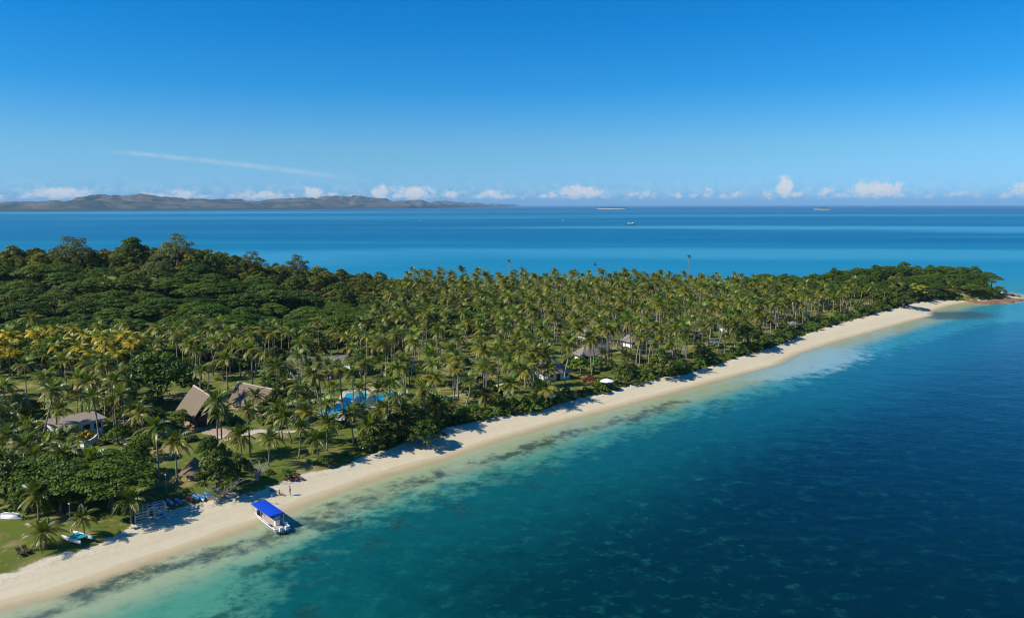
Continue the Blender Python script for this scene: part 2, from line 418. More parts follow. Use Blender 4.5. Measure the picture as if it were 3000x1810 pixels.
wdn = t.math('SUBTRACT', A['weed'], t.math('MULTIPLY', t.math('SUBTRACT', t.noise(rotp, 0.33, 5.0, 0.7), 0.46), 15.0))
weed = t.math('MULTIPLY', t.step(wdn, 3.4, -1.0), t.step(t.noise(pos, 0.075, 4.0, 0.6), 0.38, 0.52, 0.22, 0.9))
c = t.mix(weed, c, (0.030, 0.060, 0.052))
# beyond the drop-off
rfn = t.math('ADD', A['reef'], t.math('ADD', t.math('MULTIPLY', t.math('SUBTRACT', n2, 0.5), 26.0), t.math('MULTIPLY', t.math('SUBTRACT', n3, 0.5), 12.0)))
deep = t.mix(t.step(t.math('ADD', sp.outputs[0], t.math('MULTIPLY', n1, 30)), -10, 75), (0.000, 0.025, 0.027), (0.000, 0.013, 0.019))
deep = t.mix(t.step(sp.outputs[1], 160, 420), deep, (0.000, 0.060, 0.108))
slope = t.mix(far_y, (0.002, 0.080, 0.075), (0.002, 0.095, 0.150))
c = t.mix(t.step(rfn, -6.0, 6.0), c, slope)
c = t.mix(t.step(rfn, 2.0, 42.0), c, deep)
brn = t.math('MULTIPLY', t.math('MULTIPLY', t.step(A['reef'], -9, -1), t.step(A['reef'], 16, 6)), t.step(t.noise(pos, 0.14, 5.0, 0.7), 0.50, 0.62))
c = t.mix(t.math('MULTIPLY', brn, t.step(sp.outputs[1], 190, 120, 0.15, 0.8)), c, (0.008, 0.045, 0.032))          # brown coral along the drop-off
# pale coral heads and sand pockets showing through
vor = t.node('ShaderNodeTexVoronoi'); t.link(t.mapping(pos, (0.30, 0.42, 1)), vor.inputs['Vector']); vor.inputs['Scale'].default_value = 1.6; vor.inputs['Randomness'].default_value = 1.0
spot = t.math('MULTIPLY', t.step(t.math('ADD', vor.outputs['Distance'], t.math('MULTIPLY', t.noise(pos, 1.1, 4.0, 0.7), 0.9)), 0.86, 0.40), t.step(t.noise(pos, 0.16, 4.0, 0.7), 0.47, 0.62))
spk = t.math('MAXIMUM', t.math('MULTIPLY', spot, 0.45), t.math('MULTIPLY', t.step(t.noise(t.mapping(pos, (0.8, 1, 1)), 0.36, 6.0, 0.72), 0.50, 0.78), 0.75))
spk = t.math('MULTIPLY', spk, t.math('MULTIPLY', t.step(A['reef'], -6, 8), t.step(A['reef'], 130, 15, 0.16, 0.75)))
c = t.mix(spk, c, t.mix(far_y, (0.014, 0.150, 0.128), (0.010, 0.150, 0.190)))
# pale sand spit and dark reef flat off the point
n_far = t.noise(t.mapping(pos, (0.35, 1.0, 1)), 0.0045, 5.0, 0.65)
def blob(cx, cy, ax, ay, rot, edge=0.6, nz=None):
    q = t.mapping(pos, (1, 1, 1), (0, 0, 0), (-cx, -cy, 0)); q = t.mapping(q, (1, 1, 1), (0, 0, -rot)); q = t.mapping(q, (1 / ax, 1 / ay, 0))
    ln = t.node('ShaderNodeVectorMath', operation='LENGTH'); t.link(q, ln.inputs[0])
    return t.step(t.math('ADD', ln.outputs['Value'], t.math('MULTIPLY', t.math('SUBTRACT', nz or n2, 0.5), 1.5)), 1.15, 1.15 - edge)
p = px(2345, 1062); c = t.mix(t.math('MULTIPLY', blob(p.x, p.y, 44, 15, radians(42)), 0.85), c, (0.26, 0.40, 0.40))
p = px(2790, 925); c = t.mix(t.math('MULTIPLY', blob(p.x, p.y, 26, 15, radians(15)), 0.85), c, (0.040, 0.070, 0.055))
# the open lagoon north of the island: paler banks over sand, deeper channels
north = t.step(sp.outputs[1], 470, 640)
lag = t.mix(t.step(sp.outputs[1], 620, 1300), (0.008, 0.195, 0.335), (0.000, 0.130, 0.265))
lag = t.mix(t.step(sp.outputs[1], 3500, 9000), lag, (0.000, 0.085, 0.215))
c = t.mix(north, c, lag)
for (cx, cy, ax, ay, rot, wt, colr) in [(700, 1830, 1500, 190, -0.10, .9, (.05, .27, .43)), (1500, 1500, 900, 130, -.12, .8, (.05, .27, .43)), (-700, 3300, 1500, 500, 0, .7, (.03, .22, .37)), (-2600, 5600, 2600, 900, .12, .85, (.04, .28, .42)),
                                  (1500, 3900, 1900, 420, 0.05, .8, (.03, .23, .38)), (350, 860, 700, 120, -.05, .8, (.04, .265, .42)), (-300, 800, 260, 140, 0, .8, (.04, .255, .41)),
                                  (-400, 2050, 900, 300, .05, .8, (.0, .10, .23)), (900, 1180, 900, 170, -.1, .7, (.0, .105, .25)), (1000, 2900, 1500, 260, 0, .7, (0, .10, .23)), (500, 6500, 3000, 700, 0, .7, (.012, .20, .34))]:
    c = t.mix(t.math('MULTIPLY', blob(cx, cy, ax, ay, rot, 0.8, n_far), wt), c, colr)
stv = t.mapping(pos, (0.0006, 0.006, 1), (0, 0, radians(2))); strk = t.noise(stv, 1.0, 4.0, 0.6)
c = t.mix(t.math('MULTIPLY', t.math('MULTIPLY', t.step(strk, 0.5, 0.72), north), 0.35), c, (0.02, 0.28, 0.38))
t.put(b.inputs['Base Color'], c)
b.inputs['IOR'].default_value = 1.333; dist = t.step(sp.outputs[1], 150, 2500)
t.put(b.inputs['Specular IOR Level'], t.step(sp.outputs[1], 120, 900, 0.34, 0.22))
t.put(b.inputs['Roughness'], t.step(sp.outputs[1], 110, 800, 0.12, 0.48))
wv = t.math('ADD', t.noise(t.mapping(pos, (0.6, 1.0, 1), (0, 0, radians(18))), 0.9, 4.0, 0.6), t.math('MULTIPLY', t.noise(t.mapping(pos, (0.7, 1, 1)), 0.13, 3.0), 3.0))
bn = t.node('ShaderNodeBump'); t.put(bn.inputs['Strength'], t.math('SUBTRACT', 0.15, t.math('MULTIPLY', dist, 0.05))); bn.inputs['Distance'].default_value = 0.35
t.link(wv, bn.inputs['Height']); t.link(bn.outputs[0], b.inputs['Normal'])
# clear film at the very edge: the sand shows through
t.put(b.inputs['Alpha'], t.step(t.math('ADD', A['shore'], t.math('MULTIPLY', t.math('SUBTRACT', n2, 0.5), 1.4)), -0.4, 4.2, 0.0, 1.0))

# ------------------------------------------------------------------ plant building blocks
F_GREEN = leaf_mat('frond_green', (0.066, 0.120, 0.009), (0.118, 0.156, 0.013), 0.42, 0.5, 0.26, 0.5)
F_OLIVE = leaf_mat('frond_olive', (0.128, 0.160, 0.012), (0.235, 0.210, 0.018), 0.42, 0.5, 0.26, 0.5)
F_DRY = leaf_mat('frond_dry', (0.27, 0.17, 0.045), (0.19, 0.11, 0.035), 0.6, 0.3, 0.25, 0.4)
F_GOLD = leaf_mat('frond_gold', (0.42, 0.37, 0.012), (0.56, 0.43, 0.018), 0.42, 0.5, 0.30, 0.4)
F_LIME = leaf_mat('frond_lime', (0.125, 0.195, 0.012), (0.20, 0.235, 0.015), 0.42, 0.5, 0.30, 0.4)
BARK_P = mat('palm_bark', (0.27, 0.24, 0.20), 0.85, 0.2, 0.25, 3.0, bump=0.4, obj_var=.2)
BARK = mat('tree_bark', (0.12, 0.095, 0.07), 0.9, 0.15, 0.25, 3.0, bump=0.4)
BARK_G = mat('bleached_wood', (0.36, 0.33, 0.29), 0.85, 0.2, 0.2, 3.0, bump=0.3)
NUT = mat('coconut_husk', (0.17, 0.15, 0.035), 0.6, 0.3, 0.3, 6.0)
L_RAIN = leaf_mat('leaf_rain_tree', (0.052, 0.114, 0.008), (0.098, 0.152, 0.011), 0.55, 0.25, 0.26, 0.35, 0.10)
L_HILL = leaf_mat('leaf_hill_scrub', (0.100, 0.145, 0.012), (0.225, 0.210, 0.026), 0.55, 0.25, 0.26, 0.5, 0.10)
L_SEA = leaf_mat('leaf_seaside', (0.060, 0.100, 0.009), (0.115, 0.140, 0.014), 0.45, 0.35, 0.26, 0.4, 0.3)
L_GREY = leaf_mat('leaf_feathery', (0.120, 0.145, 0.050), (0.160, 0.175, 0.065), 0.6, 0.2, 0.3, 0.3, 0.2)
L_BRT = leaf_mat('leaf_bright', (0.085, 0.190, 0.018), (0.150, 0.240, 0.022), 0.45, 0.35, 0.3, 0.3, 0.3)
L_LIME = leaf_mat('leaf_lime', (0.26, 0.33, 0.02), (0.34, 0.36, 0.025), 0.5, 0.3, 0.3, 0.2, 0.3)
L_YEL = leaf_mat('leaf_yellow', (0.50, 0.36, 0.012), (0.42, 0.33, 0.02), 0.5, 0.3, 0.3, 0.2, 0.3)
L_RED = leaf_mat('leaf_red', (0.17, 0.020, 0.018), (0.24, 0.03, 0.03), 0.5, 0.3, 0.25, 0.2, 0.3)


def frond_geo(L=4.2, th0=40, bend=80, n=17, lw=1.0, seed=0, twist=0.0):
    """pinnate frond growing along +X from the origin: bent midrib and drooping leaflets on both sides (quads)"""
    r = random.Random(seed); V_, F_ = [], []
    pts = []; p = Vector((0, 0, 0)); K = 12
    for i in range(K + 1):
        s = i / K; th = radians(th0 - bend * s ** 1.25)
        pts.append((p.copy(), th)); p = p + Vector((cos(th), 0, sin(th))) * (L / K)
    def at(s):
        f = min(max(s, 0), 0.9999) * K; i = int(f); a = pts[i][0].lerp(pts[i + 1][0], f - i); return a, pts[i][1] + (pts[i + 1][1] - pts[i][1]) * (f - i)
    for i in range(6):                                            # midrib ribbon
        s0, s1 = i / 6, (i + 1) / 6; a, ta = at(s0); c_, tb = at(s1); wd = 0.055 * (1 - s0) + .012; we = .055 * (1 - s1) + .012
        o = len(V_); V_ += [a + Vector((0, wd, 0)), a - Vector((0, wd, 0)), c_ - Vector((0, we, 0)), c_ + Vector((0, we, 0))]; F_.append((o, o + 1, o + 2, o + 3))
    for i in range(n):
        s = 0.13 + 0.86 * i / (n - 1); a, th = at(s)
        ln = lw * (1.08 * (sin(PI * min(1, 0.18 + 0.80 * s)) ** 0.75) + .05)
        fw = Vector((cos(th), 0, sin(th))); up = Vector((-sin(th), 0, cos(th)))
        for sd in (-1, 1):
            out = Vector((0, sd, 0)); fa = 0.45 + 0.75 * s ** 2 + r.uniform(-.12, .12)
            d0 = (out * cos(fa) + fw * sin(fa) + up * (0.22 + twist * sd)).normalized()
            d1 = (d0 + Vector((0, 0, -0.85 - 0.3 * r.random()))).normalized()
            m1 = a + d0 * ln * 0.5; tip = m1 + d1 * ln * 0.55
            ww = fw * (0.115 * (0.7 + 0.5 * ln))
            o = len(V_)
            V_ += [a - ww * .55, a + ww * .55, m1 + ww * .8, m1 - ww * .8, tip + ww * .12, tip - ww * .12]
            F_ += [(o, o + 1, o + 2, o + 3), (o + 3, o + 2, o + 4, o + 5)]
    return V_, F_


# frond age classes: spear, young, mature, low, hanging
AGES = [(3.0, 80, 28, 'y'), (4.0, 62, 62, 'y'), (4.4, 42, 80, 'g'), (4.5, 24, 84, 'g'), (4.3, 4, 70, 'o'), (3.9, -18, 55, 'o'), (3.4, -48, 30, 'd')]
FRONDS = [[frond_geo(L, th, bd, 17, 1.0 if k < 5 else .85, seed=10 * k + j, twist=(-.1, .12)[j]) for j in range(2)] for k, (L, th, bd, _) in enumerate(AGES)]
AGE_MAT = {'y': 0, 'g': 1, 'o': 2, 'd': 3}


def crown_plan(seed, nf=24, droop=0.0, dry=0.5):
    """which fronds a crown carries: (age class, variant, azimuth, scale, extra tilt)"""
    r = random.Random(seed); out = []
    for i in range(nf):
        f = (i + 0.5) / nf; k = max(0, min(5, int((f ** 0.82 + droop) * 6.0))); az_ = i * 2.39996 + r.uniform(-.25, .25)
        
        if r.random() < .07: continue
        out.append((k, r.randrange(2), az_, r.uniform(.78, 1.14), radians(r.uniform(-14, 14))))
    for i in range(r.randrange(1, 4) if r.random() < dry else 0): out.append((6, 0, r.uniform(0, 6.28), r.uniform(.8, 1.05), 0))
    return out


def frond_matrix(az_, sc, tilt):
    return Matrix.Rotation(az_, 4, 'Z') @ Matrix.Rotation(-tilt, 4, 'Y') @ Matrix.Translation((0.12, 0, 0)) @ Matrix.Scale(sc, 4)


def crown_mesh(name, plan, mats):
    V_, F_, M_ = [], [], []; o = 0
    for k, j, az_, sc, tl in plan:
        fv, ff = FRONDS[k][j]; mt = np.array(frond_matrix(az_, sc, tl)); a = np.array([tuple(v) for v in fv])
        V_.append(a @ mt[:3, :3].T + mt[:3, 3]); F_.append(np.array(ff) + o); M_.append(np.full(len(ff), AGE_MAT[AGES[k][3]])); o += len(a)
    # bunch of nuts
    r = random.Random(name); nb = MB()
    for i in range(7):
        an = r.uniform(0, 6.28); nb.lathe([(0.001, -.16), (.11, -.1), (.15, 0), (.11, .1), (.001, .16)], 6, (.3 * cos(an), .3 * sin(an), -.25 - .2 * r.random()))
    nv = np.array(nb.v); nf_ = np.array(nb.f); V_.append(nv); F_.append(nf_ + o); M_.append(np.full(len(nf_), 4))
    return np_mesh(name, np.concatenate(V_), np.concatenate(F_), mats + [NUT], np.concatenate(M_))


GREENS = [F_LIME, F_GREEN, F_OLIVE, F_DRY]; OLIVES = [F_GREEN, F_OLIVE, F_OLIVE, F_DRY]; GOLDS = [F_LIME, F_GOLD, F_GOLD, F_DRY]
PLANS = [crown_plan(s, nf, dr, .7) for s, nf, dr in ((1, 24, 0), (2, 21, .06), (3, 27, -.03), (4, 18, .10), (5, 24, .03), (6, 17, -.10), (7, 22, .14), (8, 15, .02), (9, 28, .05), (10, 20, -.05))]
CROWNS = [crown_mesh('palm_crown', p, GREENS if i % 2 else OLIVES) for i, p in enumerate(PLANS)]
CROWNS_GOLD = [crown_mesh('palm_crown_gold', crown_plan(20 + i, 22, .0, .2), GOLDS) for i in range(3)]
FR_MESH = {}
for k in range(7):
    for j in range(2):
        mb = MB(); mb.add(*FRONDS[k][j])
        for gi, gm in enumerate((GREENS, OLIVES, GOLDS)): FR_MESH[k, j, gi] = mb.mesh('frond', gm[AGE_MAT[AGES[k][3]]])
TRUNKS = []                                                        # 10 m stems with different sweep
for i, (ln, sw) in enumerate(((0.0, .15), (.8, .4), (1.6, .5), (2.6, .9), (-.5, .5))):
    pts = []
    for q in range(9):
        s = q / 8; pts.append((ln * s ** 1.6 + sw * sin(s * PI) * .35, sw * .25 * sin(s * 2.2 * PI), 10 * s - .35 * (q == 0)))
    TRUNKS.append((MB().tube(pts, [.26, .19, .165, .155, .15, .145, .14, .135, .12], 7).mesh('palm_trunk', BARK_P, True), Vector(pts[-1])))
NUT_MESH = MB().lathe([(0.001, -.17), (.11, -.11), (.15, 0), (.11, .11), (.001, .17)], 7).mesh('coconut', NUT, True)


def palm(base, h, label, group, seed=0, sc=1.0, detailed=False, gold=0, trunk=None, rz=None):
    r = random.Random(seed); ti = r.randrange(len(TRUNKS)) if trunk is None else trunk
    root = thing('coconut_palm', label, 'palm tree', base, r.uniform(0, 6.28) if rz is None else rz, group)
    tm, top = TRUNKS[ti]; k = h / 10
    link('trunk', tm, root, scale=(max(.7, min(1.1, k + .25)),) * 2 + (k,))
    tp = Vector((top.x * max(.7, min(1.1, k + .25)), top.y * max(.7, min(1.1, k + .25)), h - .05))
    if not detailed:
        cm = (CROWNS_GOLD if gold == 2 else CROWNS)[r.randrange(3 if gold == 2 else 10)]
        co_ = link('crown', cm, root, tp, r.uniform(0, 6.28), sc); co_.rotation_euler.x = r.gauss(0, .12); co_.rotation_euler.y = r.gauss(0, .12)
    else:
        for k_, j, az_, s, tl in crown_plan(seed, r.choice((20, 22, 24)), r.uniform(-.05, .08), .6):
            o = link('frond', FR_MESH[k_, j, gold], root)
            o.matrix_local = Matrix.Translation(tp) @ Matrix.Scale(sc, 4) @ frond_matrix(az_, s, tl)
        for q in range(4):
            an = r.uniform(0, 6.28); link('coconut', NUT_MESH, root, tp + Vector((.28 * cos(an), .28 * sin(an), -.3 - .15 * r.random())) * sc)
    return root


def leaf_cloud(clumps, leaf=0.4, dens=1.0, up=0.6, seed=0, shell=0.55, aspect=0.55):
    """leaf-sized faces through the volume of many clumps; clumps = (centre, radii, count)"""
    rg = np.random.default_rng(seed); C_, N_ = [], []
    for c_, rad, n in clumps:
        n = max(4, int(n * dens)); d = rg.normal(size=(n, 3)); d /= np.linalg.norm(d, axis=1)[:, None]
        rr = shell + (1 - shell) * rg.random(n) ** .6; d[:, 2] = np.where(d[:, 2] < -.35, -d[:, 2] * .6, d[:, 2])
        C_.append(np.array(c_) + d * rr[:, None] * np.array(rad)); N_.append(d)
    C_ = np.concatenate(C_); N_ = np.concatenate(N_); n = len(C_)
    nr = N_ * .8 + rg.normal(size=(n, 3)) * .45; nr[:, 2] += up; nr /= np.linalg.norm(nr, axis=1)[:, None]
    t1 = np.cross(nr, rg.normal(size=(n, 3))); t1 /= np.linalg.norm(t1, axis=1)[:, None]; t2 = np.cross(nr, t1)
    s = leaf * (.6 + .8 * rg.random(n))[:, None] / 2
    a, b_ = t1 * s, t2 * s * aspect * 1.6
    V_ = np.stack([C_ - a, C_ - b_ + nr * s * .3, C_ + a, C_ + b_ + nr * s * .3], 1).reshape(-1, 3)
    return V_, np.arange(n * 4).reshape(n, 4)


def crown_from(name, clumps, mt, **kw):
    V_, F_ = leaf_cloud(clumps, **kw); return np_mesh(name, V_, F_, [mt])


def dome_clumps(r, w_, h0, h1, n, flat, cnt, rough=.25):
    """clumps spread over a dome of half-width w_, from h0 (rim) to h1 (top)"""
    out = []
    for i in range(n):
        q = math.sqrt((i + .5) / n); an = i * 2.39996 + r.uniform(-.3, .3); rr = w_ * q * r.uniform(.85, 1.08)
        z = h0 + (h1 - h0) * (1 - q ** 2.2) * r.uniform(1 - rough, 1 + rough * .4); cr = w_ * r.uniform(.20, .32)
        out.append(((rr * cos(an), rr * sin(an), z), (cr, cr, cr * flat), cnt))
    return out


def limbs(mb, r, h, w_, n=6, r0=.35, base=.35):
    mb.tube([(0, 0, -.5), (.1, .05, h * base * .5), (0, 0, h * base)], [r0 * 1.25, r0, r0 * .85], 8)
    for i in range(n):
        an = i * 6.283 / n + r.uniform(-.4, .4); q = r.uniform(.5, .85)
        mb.tube([(0, 0, h * base * .9), (w_ * .3 * q * cos(an), w_ * .3 * q * sin(an), h * (base + .25)), (w_ * q * cos(an), w_ * q * sin(an), h * .80)], [r0 * .6, r0 * .38, r0 * .1], 5)
    return mb


def tree_proto(kind, seed):
    """(trunk mesh, crown mesh) of one kind of tree"""
    r = random.Random(seed)
    if kind == 'rain':
        w_, h = r.uniform(6.5, 9), r.uniform(8.5, 11); cl_ = dome_clumps(r, w_, h * .62, h, 46, .36, 105); lf, mt, up = .50, L_RAIN, .8
    elif kind == 'hill':
        w_, h = r.uniform(3.0, 4.6), r.uniform(4.5, 7); cl_ = dome_clumps(r, w_, h * .35, h, 26, .75, 95, .35); lf, mt, up = .42, L_HILL, .5
    elif kind == 'sea':
        w_, h = r.uniform(3.2, 4.4), r.uniform(4.6, 6.2); cl_ = dome_clumps(r, w_, h * .32, h, 34, .75, 110, .3); lf, mt, up = .36, L_SEA, .5
    elif kind == 'feather':
        w_, h = r.uniform(3.4, 5), r.uniform(9, 12); w_, h = r.uniform(4.6, 5.6), r.uniform(8, 9.5); cl_ = dome_clumps(r, w_, h * .45, h, 34, .8, 75, .45); lf, mt, up = .34, L_GREY, .2
    elif kind == 'bush':
        w_, h = r.uniform(1.2, 1.8), r.uniform(1.3, 2.0); cl_ = dome_clumps(r, w_, h * .3, h, 12, .8, 70, .3); lf, mt, up = .30, L_SEA, .5
    elif kind == 'dark':
        w_, h = r.uniform(4.5, 6), r.uniform(8, 10); cl_ = dome_clumps(r, w_, h * .28, h, 44, .6, 110, .3); lf, mt, up = .45, L_RAIN, .6
    elif kind == 'lime':
        w_, h = 5.5, 8.0; cl_ = dome_clumps(r, w_, h * .55, h, 24, .35, 110, .3); lf, mt, up = .5, L_LIME, .8
    elif kind == 'bright':
        w_, h = r.uniform(2.5, 4), r.uniform(4, 6); cl_ = dome_clumps(r, w_, h * .4, h, 26, .7, 100, .3); lf, mt, up = .38, L_BRT, .5
    tr = limbs(MB(), r, h, w_, 6, .05 * h if kind not in ('bush',) else .07).mesh('trunk', BARK, True)
    return tr, crown_from('crown', cl_, mt, leaf=lf, up=up, seed=seed)


PROTO = {k: [tree_proto(k, 100 * i + 7 + len(k)) for i in range(n)] for k, n in dict(rain=6, hill=6, sea=5, feather=3, bush=4, dark=3, lime=1, bright=3).items()}
KIND_NAME = dict(rain='rain_tree', hill='scrub_tree', sea='seaside_tree', feather='feathery_tree', bush='shrub', dark='dark_tree', lime='lime_tree', bright='bright_tree')


def tree(kind, base, label, group=None, sc=1.0, seed=0, cat='tree', zs=1.0):
    r = random.Random(seed * 31 + 5); tr, cr = PROTO[kind][r.randrange(len(PROTO[kind]))]
    root = thing(KIND_NAME[kind], label, cat, base, r.uniform(0, 6.28), group, (sc, sc, sc * zs))
    link('trunk', tr, root); link('crown', cr, root)
    return root


def scatter(name, pts, sources, label=None, cat=None):
    """many plants that read as one mass: one object, meshes set on its points by geometry nodes. pts = (x,y,z,rot,scale,index)"""
    pts = np.array(pts, dtype=float); me = bpy.data.meshes.new(name); me.vertices.add(len(pts)); me.vertices.foreach_set('co', pts[:, :3].astype(np.float32).ravel())
    attr(me, 'rz', pts[:, 3]); attr(me, 'sc', pts[:, 4]); a = me.attributes.new('ix', 'INT', 'POINT'); a.data.foreach_set('value', pts[:, 5].astype(np.int32))
    o = link(name, me); o['kind'] = 'stuff'
    if label: o['label'] = label; o['category'] = cat
    col = bpy.data.collections.new(name + '_kinds')
    for i, s in enumerate(sources):
        so = bpy.data.objects.new('%s_kind_%02d' % (name, i), s); col.objects.link(so)
    ng = bpy.data.node_groups.new(name, 'GeometryNodeTree'); g = NT(ng)
    ng.interface.new_socket('Geometry', in_out='INPUT', socket_type='NodeSocketGeometry'); ng.interface.new_socket('Geometry', in_out='OUTPUT', socket_type='NodeSocketGeometry')
    gi = g.node('NodeGroupInput'); go = g.node('NodeGroupOutput')
    ci = g.node('GeometryNodeCollectionInfo'); ci.inputs['Collection'].default_value = col; ci.inputs['Separate Children'].default_value = True; ci.inputs['Reset Children'].default_value = True
    ip = g.node('GeometryNodeInstanceOnPoints'); ip.inputs['Pick Instance'].default_value = True
    def na(n_, ty):
        q = g.node('GeometryNodeInputNamedAttribute', data_type=ty); q.inputs['Name'].default_value = n_; return q.outputs[0]
    cx = g.node('ShaderNodeCombineXYZ'); g.link(na('rz', 'FLOAT'), cx.inputs[2])
    g.link(gi.outputs[0], ip.inputs['Points']); g.link(ci.outputs[0], ip.inputs['Instance']); g.link(na('ix', 'INT'), ip.inputs['Instance Index'])
    g.link(cx.outputs[0], ip.inputs['Rotation']); g.link(na('sc', 'FLOAT'), ip.inputs['Scale']); g.link(ip.outputs[0], go.inputs[0])
    md = o.modifiers.new('scatter', 'NODES'); md.node_group = ng
    return o

# ------------------------------------------------------------------ built things: materials
THATCH = mat('thatch', (0.185, 0.145, 0.108), 0.9, 0.1, 0.22, 2.2, bump=0.8)
THATCH_CAP = mat('thatch_ridge', (0.42, 0.36, 0.27), 0.9, 0.1, 0.2, 3.0, bump=0.6)
SHINGLE = mat('grey_shingle', (0.205, 0.180, 0.172), 0.85, 0.15, 0.2, 4.0, bump=0.5)
BROWN_ROOF = mat('brown_roofing', (0.25, 0.21, 0.185), 0.85, 0.15, 0.2, 1.5, bump=0.4)
PALE_ROOF = mat('pale_sheet_roof', (0.52, 0.48, 0.40), 0.7, 0.25, 0.12, 1.2)
WHITEW = mat('white_render', (0.72, 0.72, 0.70), 0.8, 0.2, 0.06, 1.5)
WHITE = mat('white_paint', (0.80, 0.80, 0.79), 0.45, 0.4, 0.04, 3.0)
DARKW = mat('dark_timber', (0.055, 0.038, 0.027), 0.7, 0.2, 0.25, 3.0)
WOOD = mat('brown_timber', (0.19, 0.105, 0.060), 0.7, 0.2, 0.25, 3.0)
GLASSM = mat('window_glass', (0.020, 0.028, 0.034), 0.12, 0.6, 0.1, 1.0)
STONE = mat('pale_paving', (0.47, 0.42, 0.34), 0.85, 0.2, 0.12, 1.5, bump=.2)
TERRA = mat('pinkish_paving', (0.40, 0.28, 0.215), 0.85, 0.2, 0.15, 1.5, bump=.2)
ROCK = mat('shore_rock', (0.19, 0.105, 0.066), 0.9, 0.2, 0.35, 0.6, bump=.8)
BOULDER = mat('sandstone_boulder', (0.40, 0.31, 0.22), 0.9, 0.2, 0.2, 1.2, bump=.5)
BLUE = mat('blue_canvas', (0.004, 0.055, 0.50), 0.55, 0.3, 0.08, 1.5)
ALU = mat('marine_aluminium', (0.36, 0.39, 0.42), 0.42, 0.5, 0.08, 3.0, metal=.3)
SEAT = mat('boat_seat', (0.50, 0.42, 0.34), 0.7, 0.2, 0.15, 3.0)
BLACK = mat('black_plastic', (0.02, 0.02, 0.022), 0.4, 0.4, 0.1, 4.0)
KBLUE = mat('kayak_blue', (0.010, 0.17, 0.62), 0.35, 0.5, 0.06, 3.0)
KRED = mat('kayak_red', (0.62, 0.03, 0.04), 0.35, 0.5, 0.06, 3.0)
TEAL = mat('teal_mesh', (0.006, 0.30, 0.38), 0.6, 0.3, 0.1, 3.0)
RACKB = mat('pale_blue_paint', (0.38, 0.52, 0.60), 0.5, 0.4, 0.1, 3.0)
POOLM = mat('pool_water', (0.010, 0.34, 0.46), 0.06, 0.5, 0.12, 0.35)
SKIN = mat('skin', (0.42, 0.24, 0.16), 0.55, 0.3, 0.06, 6.0)
HAIR = mat('dark_hair', (0.03, 0.02, 0.015), 0.6, 0.3, 0.1, 6.0)
GREYC = mat('grey_cloth', (0.16, 0.18, 0.20), 0.85, 0.1, 0.1, 6.0)
REDC = mat('red_cloth', (0.42, 0.06, 0.05), 0.85, 0.1, 0.1, 6.0)
TOWEL = mat('blue_towel', (0.02, 0.16, 0.45), 0.85, 0.1, 0.1, 6.0)
LAMPG = mat('lamp_globe', (0.85, 0.86, 0.84), 0.3, 0.5, 0.03, 3.0)


def V2(p, z): return Vector((p[0], p[1], z))


KEEP_OUT = []                                                     # ground polygons where no scattered plant may stand


def paved(name, pts, z, material, wob=0.0):
    """a thin paved sheet on the ground, cut into triangles as a fan around its middle"""
    P_ = [px(*p, z) for p in pts]; c_ = sum(P_, Vector()) / len(P_)
    mb = MB(); mb.add([c_] + P_, [(0, i + 1, (i + 1) % len(P_) + 1) for i in range(len(P_))]); lo = [p - Vector((0, 0, .3)) for p in P_]
    n = len(P_); mb.add(P_ + lo, [(i, i + n, (i + 1) % n + n, (i + 1) % n) for i in range(n)])
    o = mb.build(name, material); o['kind'] = 'structure'; KEEP_OUT.append(np.array([tuple(p)[:2] for p in P_])); return o


def ribbon(name, pts, width, material, z=None):
    P_ = [on_ground(*p) for p in pts]; mb = MB(); L_, R_ = [], []
    Q = []
    for i in range(len(P_) - 1):
        for k in range(6): Q.append(P_[i].lerp(P_[i + 1], k / 6))
    Q.append(P_[-1])
    for i, p in enumerate(Q):
        d = (Q[min(i + 1, len(Q) - 1)] - Q[max(i - 1, 0)]); d.z = 0; d.normalize(); s = Vector((-d.y, d.x, 0)) * width / 2; u = Vector((0, 0, .07))
        L_.append(p + s + u); R_.append(p - s + u)
    n = len(Q); mb.add(L_ + R_, [(i, i + n, i + 1 + n, i + 1) for i in range(n - 1)])
    mb.add([v - Vector((0, 0, .3)) for v in L_] + L_, [(i, i + n, i + 1 + n, i + 1) for i in range(n - 1)])
    mb.add([v - Vector((0, 0, .3)) for v in R_] + R_, [(i + 1, i + 1 + n, i + n, i) for i in range(n - 1)])
    o = mb.build(name, material); o['kind'] = 'structure'
    KEEP_OUT.append(np.array([tuple(v)[:2] for v in L_] + [tuple(v)[:2] for v in reversed(R_)])); return o


G0 = 2.0
paved('pool_terrace', [(928,1216),(985,1176),(1008,1140),(1060,1138),(1195,1139),(1192,1158),(1130,1186),(1090,1203),(1020,1212)], 2.06, STONE)
paved('dining_terrace', [(590,1268),(592,1250),(670,1252),(690,1270),(640,1275)], 2.06, TERRA)
paved('plaza', [(600,1290),(625,1272),(690,1262),(760,1255),(790,1262),(720,1275),(660,1290)], 2.055, STONE)
ribbon('footpath', [(297,1270),(325,1280),(360,1293),(392,1305)], 1.6, STONE)
ribbon('footpath', [(1245,1166),(1310,1162),(1355,1155),(1440,1135),(1490,1118)], 1.3, STONE)
ribbon('footpath', [(760,1262),(830,1266),(900,1260)], 1.6, STONE)
ribbon('footpath', [(800,1120),(870,1108),(930,1100)], 3.0, STONE)

